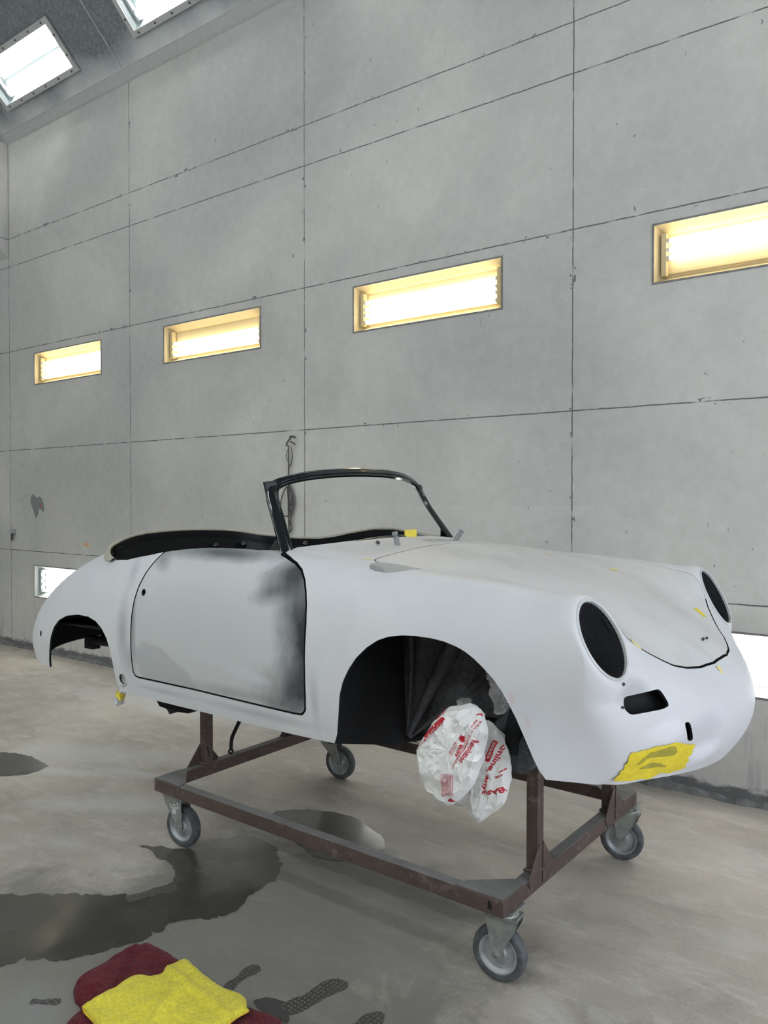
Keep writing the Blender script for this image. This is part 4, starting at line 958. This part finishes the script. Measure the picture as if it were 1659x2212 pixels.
# tabs that stand off the skin
mb=MB(); mb.add([(-.752,YC-.11,1.185),(-.748,YC-.085,1.187),(-.722,YC-.075,1.135),(-.712,YC-.08,1.118),(-.722,YC-.10,1.140)],[(0,1,2,3,4)]); o=mb.build('tape_tab',M['tapepale'],loc=(-.74,YC-.09,1.16)); so=o.modifiers.new('s','SOLIDIFY'); so.thickness=.001
tag(o,'pale curled tape tab hanging below the front edge of the hood','tape')
mb=MB(); mb.add([(-.798,YC+.165,1.19),(-.795,YC+.18,1.192),(-.765,YC+.185,1.165),(-.768,YC+.17,1.163)],[(0,1,2,3)]); o=mb.build('tape_tab',M['tapepale'],loc=(-.78,YC+.17,1.18)); so=o.modifiers.new('s','SOLIDIFY'); so.thickness=.001
tag(o,'narrow pale tape tab at the far end of the hood front edge','tape')
mb=MB(); mb.add([(-2.275,YC+.06,1.605),(-2.24,YC+.115,1.606),(-2.245,YC+.12,1.646),(-2.278,YC+.065,1.643)],[(0,1,2,3)]); o=mb.build('tape_tab',M['tape'],loc=(-2.26,YC+.09,1.62)); so=o.modifiers.new('s','SOLIDIFY'); so.thickness=.001
tag(o,'bright yellow tape tab standing up behind the cowl under the windscreen frame','tape')

# ------------------------------------------------------------------ foil wraps
def crumple(name,lb,path,r,seed,n=22,k=26,amp=.35,cat='foil'):
    P=sm(path,k//max(1,len(path)-1)); mb=MB(); rng=random.Random(seed)
    mb.tube(P,r,n,jit=amp*.35,seed=seed)
    mb.v=[tuple(Vector(v)+Vector((noise.noise(Vector(v)*38+Vector((seed,0,0))),noise.noise(Vector(v)*38+Vector((0,seed,9))),noise.noise(Vector(v)*38+Vector((5,0,seed)))))*r*amp*1.3) for v in mb.v]
    o=mb.build(name,M['foil'],loc=tuple(P[0])); return tag(o,lb,cat)
crumple('foil_wrap','crumpled silver foil wrapped round the damper inside the front wheel arch',[(-1.475,2.68,1.14),(-1.452,2.68,1.05),(-1.43,2.675,.985)],.037,2)
crumple('foil_wrap','smoother silver foil sleeve below the upper suspension arm',[(-1.415,2.66,.935),(-1.41,2.66,.90),(-1.39,2.66,.85)],.048,5,amp=.2)
crumple('foil_wrap','small crushed foil ball just above the white plastic bag',[(-1.63,2.70,1.0),(-1.625,2.70,.965),(-1.60,2.70,.94)],.028,8,amp=.5)
t=thing('foil_plug','little foil plug bound with yellow tape hanging under the rear end of the sill','foil',(-3.43,2.36,.80))
mb=MB(); mb.tube([(-3.425,2.38,.86),(-3.43,2.37,.825),(-3.44,2.36,.80),(-3.455,2.36,.77),(-3.46,2.36,.76)],[.014,.016,.020,.026,.012],14,jit=.3,seed=3); mb.build('foil',M['foil'],parent=t)
mb=MB(); mb.tube([(-3.432,2.365,.822),(-3.442,2.36,.797)],.023,14,jit=.06,seed=4); mb.tube([(-3.43,2.345,.825),(-3.405,2.34,.79)],.006,6); mb.build('tape',M['tape'],parent=t)

# ------------------------------------------------------------------ plastic bags over the hub
def make_bag(outl,yc,T,seed,name,lb,amp=.016,tilt=0,mat='bag'):
    O=s2(outl,2); c=np.mean(np.array(O),0); K=len(O); NR=9; rng=random.Random(seed)
    vs=[];fs=[]
    for side in(-1,1):
        for i in range(NR+1):
            r=(i/NR)**.8
            for j,(x,z) in enumerate(O):
                jx=0 if i in(0,1,2,NR) else (rng.random()-.5)*.022; jr=0 if i in(0,1,2,NR) else (rng.random()-.5)*.05
                px,pz=c[0]+(x-c[0])*(r+jr)+jx,c[1]+(z-c[1])*(r+jr)+jx*.5
                d=T*math.sqrt(max(0,1-r**2.4))
                a=math.atan2(pz-c[1],px-c[0])
                f=(rng.random()-.5)*.7+.9*(noise.noise(Vector((px*16+seed,pz*16,side*3)))) + .8*(abs(math.sin(a*4+seed+2*noise.noise(Vector((px*6,pz*6,seed)))))-.5)*r
                e=min(1,(1-r)*5+.12)*min(1,i/3.) if i<NR else 0
                y=yc+side*(d+amp*f*e*(1 if side<0 else .6))+tilt*(px-c[0])
                vs.append((px,y,pz))
    n=(NR+1)*K
    for s in(0,1):
        for i in range(NR):
            for j in range(K):
                a=s*n+i*K+j;b=s*n+i*K+(j+1)%K;c2=a+K;d2=b+K
                if i==0: fs.append((a,d2,c2))
                elif (i*7+j*3)%2: fs+=[(a,b,d2),(a,d2,c2)]
                else: fs+=[(a,b,c2),(b,d2,c2)]
    # merge the centre and the two halves along the outline
    mb=MB(); mb.add(vs,fs); o=mb.build(name,M[mat],loc=(c[0],yc,c[1]))
    bm=bmesh.new(); bm.from_mesh(o.data); bmesh.ops.remove_doubles(bm,verts=bm.verts,dist=.0004)
    bmesh.ops.subdivide_edges(bm,edges=bm.edges,cuts=1,use_grid_fill=True); 
    for v in bm.verts: v.co.y+=.004*noise.noise(v.co*45)
    bmesh.ops.recalc_face_normals(bm,faces=bm.faces); bm.to_mesh(o.data); bm.free()
    o.data.shade_smooth(); o.data.set_sharp_from_angle(angle=R(24))
    return tag(o,lb,'bag')
B1=[(-1.39,1.093),(-1.36,1.086),(-1.335,1.068),(-1.324,1.036),(-1.317,.998),(-1.335,.928),(-1.348,.871),(-1.38,.802),(-1.434,.744),(-1.482,.713),(-1.541,.727),(-1.578,.77),(-1.599,.805),(-1.614,.884),(-1.585,.929),(-1.552,.986),(-1.512,1.034),(-1.47,1.069),(-1.428,1.078)]
B2=[(-1.42,1.0),(-1.38,1.01),(-1.346,.99),(-1.315,.943),(-1.293,.893),(-1.29,.811),(-1.315,.724),(-1.37,.674),(-1.417,.632),(-1.446,.657),(-1.473,.679),(-1.533,.673),(-1.56,.76),(-1.52,.88),(-1.48,.97)]
bag2=make_bag(B2,2.455,.045,4.2,'plastic_bag','white plastic bag with large red lettering, behind and below the other bag',.012)
bag1=make_bag(B1,2.345,.050,1.3,'plastic_bag','crumpled white plastic carrier bag tied over the front hub, in front of the other bag',.016)
def bvh(o):
    me=o.data; return BVHTree.FromPolygons([o.matrix_basis@v.co if False else v.co+o.location for v in me.vertices],[tuple(p.vertices) for p in me.polygons])
TR_=[]
def to_surface(o,mb_verts,tree,y0=2.0):
    out=[]
    for v in mb_verts:
        # print is wrapped straight back on to the film
        h=tree.ray_cast(Vector((v[0],y0,v[1])),Vector((0,1,0)))
        out.append(None if h[0] is None else h[0]+Vector((0,-.0016,0)))
    return out
def text_on(parent,tree,s,p0,p1,size,name='print',bold=False,sx=1.0,mat='redink',lim=None):
    """lettering running from p0 towards p1 (x,z), reading direction p0->p1"""
    cu=bpy.data.curves.new('t','FONT'); cu.body=s; cu.size=size; cu.resolution_u=3; cu.offset=.0006*size/.02 if bold else 0
    to=bpy.data.objects.new('t',cu); COL.objects.link(to); bpy.context.view_layer.update()
    me=bpy.data.meshes.new_from_object(to.evaluated_get(bpy.context.evaluated_depsgraph_get()))
    bpy.data.objects.remove(to); bpy.data.curves.remove(cu)
    bm=bmesh.new(); bm.from_mesh(me)
    bmesh.ops.subdivide_edges(bm,edges=[e for e in bm.edges if e.calc_length()>.006],cuts=2)
    bmesh.ops.triangulate(bm,faces=bm.faces)
    d=Vector((p1[0]-p0[0],p1[1]-p0[1])); L=d.length; d.normalize(); u=Vector((-d.y,d.x))
    xs=[v.co.x for v in bm.verts]; W_=max(xs); k=L/W_*sx if sx else 1
    bad=[]
    for v in bm.verts:
        q=Vector(p0)+d*(v.co.x*k)+u*v.co.y
        h=tree.ray_cast(Vector((q.x,1.9,q.y)),Vector((0,1,0)))
        if h[0] is None or (lim and not lim(q)): bad.append(v)
        else: v.co=h[0]+Vector((0,-.0018,0))-parent.location
    bmesh.ops.delete(bm,geom=bad,context='VERTS'); bm.to_mesh(me); bm.free()
    me.materials.append(M[mat]); o=bpy.data.objects.new(name,me); COL.objects.link(o); o.parent=parent; return o
def shape_on(parent,tree,poly,name='print',n=3):
    bm=bmesh.new(); vs=[bm.verts.new((x,0,z)) for x,z in poly]; bm.faces.new(vs)
    bmesh.ops.triangulate(bm,faces=bm.faces)
    for _ in range(n): bmesh.ops.subdivide_edges(bm,edges=[e for e in bm.edges if e.calc_length()>.006],cuts=1,use_grid_fill=True)
    bmesh.ops.triangulate(bm,faces=bm.faces); bad=[]
    for v in bm.verts:
        h=tree.ray_cast(Vector((v.co.x,1.9,v.co.z)),Vector((0,1,0)))
        if h[0] is None: bad.append(v)
        else: v.co=h[0]+Vector((0,-.0014,0))-parent.location
    bmesh.ops.delete(bm,geom=bad,context='VERTS'); me=bpy.data.meshes.new(name); bm.to_mesh(me); bm.free()
    me.materials.append(M['redink']); o=bpy.data.objects.new(name,me); COL.objects.link(o); o.parent=parent; return o
T1=bvh(bag1); T2=bvh(bag2)
text_on(bag1,T1,'Revolution',(-1.352,.985),(-1.403,.903),.0235,'lettering',True)
text_on(bag1,T1,'enc\u00f4re',(-1.397,.962),(-1.420,.918),.0185,'lettering',True)
def dashes(parent,tree,rows,name='fine_print',seed=1):
    """rows of tiny illegible print: short red ticks along each line"""
    rng=random.Random(seed); bm=bmesh.new()
    for (p0,p1,h) in rows:
        p0,p1=Vector(p0),Vector(p1); d=(p1-p0); L=d.length; d.normalize(); u=Vector((-d.y,d.x)); a=0
        while a<L:
            w_=h*(.35+.5*rng.random()); hh=h*(.6+.4*rng.random())
            q=[p0+d*a,p0+d*(a+w_),p0+d*(a+w_)+u*hh,p0+d*a+u*hh]; vs=[]
            for c_ in q:
                r_=tree.ray_cast(Vector((c_.x,1.9,c_.y)),Vector((0,1,0)))
                if r_[0] is not None: vs.append(r_[0]+Vector((0,-.0018,0))-parent.location)
            if len(vs)==4: bm.faces.new([bm.verts.new(v) for v in vs])
            a+=w_+h*(.25 if rng.random()<.8 else .8)
    me=bpy.data.meshes.new(name); bm.to_mesh(me); bm.free(); me.materials.append(M['redink'])
    o=bpy.data.objects.new(name,me); COL.objects.link(o); o.parent=parent; o['kind']='stuff'; return o
dashes(bag1,T1,[((-1.360,.999),(-1.425,.880),.0035),((-1.366,1.0),(-1.432,.872),.0025),((-1.352,1.018),(-1.357,1.004),.003),((-1.409,.965),(-1.435,.915),.003),((-1.415,.967),(-1.440,.918),.003),((-1.421,.962),(-1.443,.921),.003),((-1.370,.975),(-1.418,.893),.0025)])
dashes(bag1,T1,[((-1.432-k*.0052,.851-k*.001),(-1.440-k*.0056,.772-k*.002),.0034) for k in range(9)],seed=4)
text_on(bag1,T1,'PLEA',(-1.338,1.045),(-1.349,1.022),.0085,'lettering',True)
text_on(bag1,T1,'RECY',(-1.349,1.049),(-1.360,1.026),.0085,'lettering',True)
def arc(c,r0,r1,a0,a1,n=14): return [(c[0]+r1*math.cos(a0+(a1-a0)*i/n),c[1]+r1*math.sin(a0+(a1-a0)*i/n)) for i in range(n+1)]+[(c[0]+r0*math.cos(a1-(a1-a0)*i/n),c[1]+r0*math.sin(a1-(a1-a0)*i/n)) for i in range(n+1)]
shape_on(bag1,T1,arc((-1.392,.980),.0,.0085,0,6.28),'emblem')
shape_on(bag1,T1,arc((-1.392,.980),.0105,.0125,.4,5.9),'emblem')
shape_on(bag1,T1,arc((-1.344,1.058),.005,.010,.2,2.6),'emblem')
shape_on(bag1,T1,[(-1.449,.757),(-1.444,.737),(-1.462,.739),(-1.465,.745)],'emblem')
# red band with reversed-out address
shape_on(bag1,T1,rnd([(-1.466,1.036),(-1.474,1.018),(-1.60,.895),(-1.61,.915),(-1.49,1.034)],.006),'red_band')
text_on(bag1,T1,'esbros.com',(-1.600,.8965),(-1.478,1.012),.021,'lettering',True,mat='label')
text_on(bag1,T1,'any',(-1.520,1.016),(-1.476,1.060),.02,'lettering',True)
text_on(bag2,T2,'op online,',(-1.294,.985),(-1.357,.846),.024,'lettering',True)
text_on(bag2,T2,'anyt',(-1.361,.832),(-1.381,.757),.020,'lettering',True)
text_on(bag2,T2,'BAn',(-1.303,.797),(-1.366,.770),.027,'lettering',True)
text_on(bag2,T2,'ma',(-1.308,.842),(-1.330,.828),.013,'lettering',True)
shape_on(bag2,T2,rnd([(-1.343,.955),(-1.327,.948),(-1.352,.876),(-1.372,.880)],.006),'red_band')
text_on(bag2,T2,'sto',(-1.340,.948),(-1.362,.888),.015,'lettering',True,mat='label')
shape_on(bag2,T2,[(-1.316,.850),(-1.315,.845),(-1.297,.856),(-1.298,.861)],'stroke')

# ------------------------------------------------------------------ cloths on the floor
def cloth(name,lb,poly,h,fn,mat,step=.011,edge=.03,z0=.0):
    P=np.array(poly); lo=P.min(0)-.02; hi=P.max(0)+.02
    xs=np.arange(lo[0],hi[0],step);ys=np.arange(lo[1],hi[1],step); X,Y=np.meshgrid(xs,ys,indexing='ij')
    V=np.stack([X.ravel(),Y.ravel(),np.zeros(X.size)],1); b=len(ys)
    F=[(i*b+j,(i+1)*b+j,(i+1)*b+j+1,i*b+j+1) for i in range(len(xs)-1) for j in range(b-1)]
    S=Sheet(V,np.tile([0,0,1.],(len(V),1)),F).clip(lambda V:psdf(poly,V[:,:2]),0,True)
    d=-psdf(poly,S.V[:,:2])
    Z=np.array([fn(x,y) for x,y in S.V[:,:2]])
    e=np.clip(d/edge,0,1); e=np.sqrt(np.clip(1-(1-e)**2,0,1))
    S.V[:,2]=z0+.004+(h+Z)*e
    c=(float(P[:,0].mean()),float(P[:,1].mean()),0.0)
    mb=MB(); mb.add(S.V.tolist(),S.F); o=mb.build(name,mat,loc=c,smooth=80)
    so=o.modifiers.new('s','SOLIDIFY'); so.thickness=.004; so.offset=-1
    return o,S
nz=lambda x,y,f,s=0:noise.noise(Vector((x*f+s,y*f,s)))
def hm(x,y):
    fold=.016 if (y-1.75)>(-(x+2.3))*.25 else 0
    return .010*nz(x,y,9)+.006*nz(x,y,25,3)+.014*(1 if (x+2.65)*.78+(y-1.70)*.62<.12 and y>1.6 else 0)
MP=s2([(-2.654,1.921),(-2.592,1.940),(-2.431,1.936),(-2.285,1.912),(-2.148,1.90),(-2.022,1.90),(-1.913,1.925),(-1.853,1.895),(-1.75,1.70),(-1.9,1.40),(-2.295,1.33),(-2.442,1.455),(-2.462,1.478),(-2.492,1.544),(-2.538,1.555),(-2.579,1.572),(-2.635,1.62),(-2.655,1.776)],3)
o,_=cloth('towel','dark maroon terry towel lying folded on the wet floor under the yellow cloth',MP,.026,hm,M['maroon'],edge=.04); tag(o,o.name and 'dark maroon terry towel lying folded on the wet floor under the yellow cloth','towel')
def hy(x,y):
    r=abs(nz(x*.8+y*.5,y-x*.3,8,2)); 
    fold=.018*math.exp(-((x+2.21+ (y-1.7)*.5)/.018)**2)*math.exp(-((y-1.66)/.10)**2)
    f2=.014*math.exp(-(((y-1.80)+(x+2.2)*.12)/.016)**2)
    return .018*(r-.2)+.005*nz(x,y,30,4)+fold+f2
YP=[(-2.383,1.912),(-2.31,1.898),(-2.24,1.888),(-2.177,1.879),(-2.127,1.877),(-2.047,1.889),(-2.012,1.877),(-1.985,1.852),(-1.968,1.848),(-1.975,1.802),(-1.974,1.732),(-2.009,1.587),(-2.155,1.47),(-2.323,1.496),(-2.441,1.522),(-2.436,1.605),(-2.446,1.729),(-2.42,1.75),(-2.388,1.757),(-2.37,1.80),(-2.39,1.84)]
o,S=cloth('cleaning_cloth','crumpled bright yellow microfibre cloth lying on the maroon towel',YP,.016,hy,M['yellowcloth'],step=.009,edge=.018,z0=.042); tag(o,'crumpled bright yellow microfibre cloth lying on the maroon towel','cloth')
# stitched hem
hem=[]
for x,y in s2(YP,3):
    hem.append((x,y,.049))
mb=MB(); mb.tube(hem,.0035,6,closed=True); mb.v=[(x,y,z) for x,y,z in mb.v]; mb.build('hem',M['seamthread'],parent=o,smooth=60)

# ------------------------------------------------------------------ water on the floor
def puddle(name,lb,poly,mat,z,wob=.02,seed=0,cat='puddle',group=None,smooth_n=10,freq=9):
    P=s2(poly,smooth_n); o=[]
    for x,y in P:
        o.append((x+wob*(nz(x,y,freq,seed)+.6*nz(x,y,freq*3,seed+3)+.4*nz(x,y,freq*7,seed+2)),y+wob*(nz(x,y,freq,seed+7)+.6*nz(x,y,freq*3,seed+5)+.4*nz(x,y,freq*7,seed+1))))
    c=np.mean(np.array(o),0)
    bm=bmesh.new(); vs=[bm.verts.new((x-c[0],y-c[1],0)) for x,y in o]; es=[bm.edges.new((a,b)) for a,b in zip(vs,vs[1:]+vs[:1])]
    bmesh.ops.triangle_fill(bm,use_beauty=True,edges=es)
    for f in bm.faces:
        if f.normal.z<0: f.normal_flip()
    me=bpy.data.meshes.new(name); bm.to_mesh(me); bm.free(); me.materials.append(mat)
    ob=bpy.data.objects.new(name,me); COL.objects.link(ob); ob.location=(c[0],c[1],z); return tag(ob,lb,cat,group)
puddle('wet_patch','large dark wet patch running from the near left caster down to the left edge',[(-3.45,2.50),(-3.25,2.57),(-3.203,2.666),(-3.175,2.799),(-3.079,2.907),(-2.88,2.90),(-2.742,2.80),(-2.62,2.648),(-2.61,2.463),(-2.557,2.304),(-2.592,2.231),(-2.703,2.124),(-2.72,2.013),(-2.68,1.95),(-2.743,1.836),(-2.82,1.66),(-2.95,1.60),(-3.05,1.45),(-3.55,1.65),(-3.50,1.80),(-3.361,1.90),(-3.3,1.98),(-3.113,2.10),(-3.011,2.135),(-2.95,2.25),(-3.02,2.36),(-3.18,2.44)],M['wet'],.0012,.035,1,'wet patch')
puddle('puddle','shiny round puddle under the middle of the dolly',[(-3.201,3.203),(-3.118,3.307),(-2.981,3.394),(-2.799,3.423),(-2.619,3.363),(-2.48,3.299),(-2.40,3.176),(-2.46,3.02),(-2.62,2.93),(-2.85,2.99),(-3.05,3.08)],M['water'],.0014,.02,2)
puddle('puddle','small shallow puddle at the left edge behind the rear of the body',[(-5.6,2.70),(-5.483,2.80),(-5.288,2.886),(-5.033,2.86),(-4.93,2.75),(-5.0,2.60),(-5.4,2.52)],M['damp'],.0014,.03,5)
FT=[(0,-.14),(.035,-.13),(.045,-.09),(.034,-.03),(.040,.03),(.052,.08),(.042,.13),(.01,.15),(-.03,.13),(-.045,.07),(-.036,.0),(-.034,-.06),(-.042,-.10),(-.03,-.135)]
def foot(lb,x,y,rot,sc=1,part=None):
    c,s=math.cos(rot),math.sin(rot); P=[(x+(a*c-b*s)*sc,y+(a*s+b*c)*sc) for a,b in (part or FT)]
    return puddle('footprint',lb,P,M['tread'],.0016,.012,x*7,'footprint','wet footprints on the floor')
foot('small dark wet heel print just right of the yellow cloth tip',-2.185,2.02,.1,.58)
foot('dark wet footprint with tread dots right of the towel, further from the cloth',-1.895,2.10,-.22,.95)
foot('wet footprint at the far edge of the wet patch, above the towel',-2.99,2.21,-.35,.8)
foot('dark footprint cut by the bottom edge, right of the towel',-1.66,2.07,-.2,.7)
foot('small wet print at the lower left corner of the floor',-2.64,1.50,-.9,.35)
puddle('wet_patch','small damp patch between the towel and the right footprints',[(-2.03,1.99),(-1.96,2.01),(-1.90,1.98),(-1.86,1.93),(-1.93,1.92),(-2.02,1.93)],M['damp'],.0013,.02,9,'wet patch')
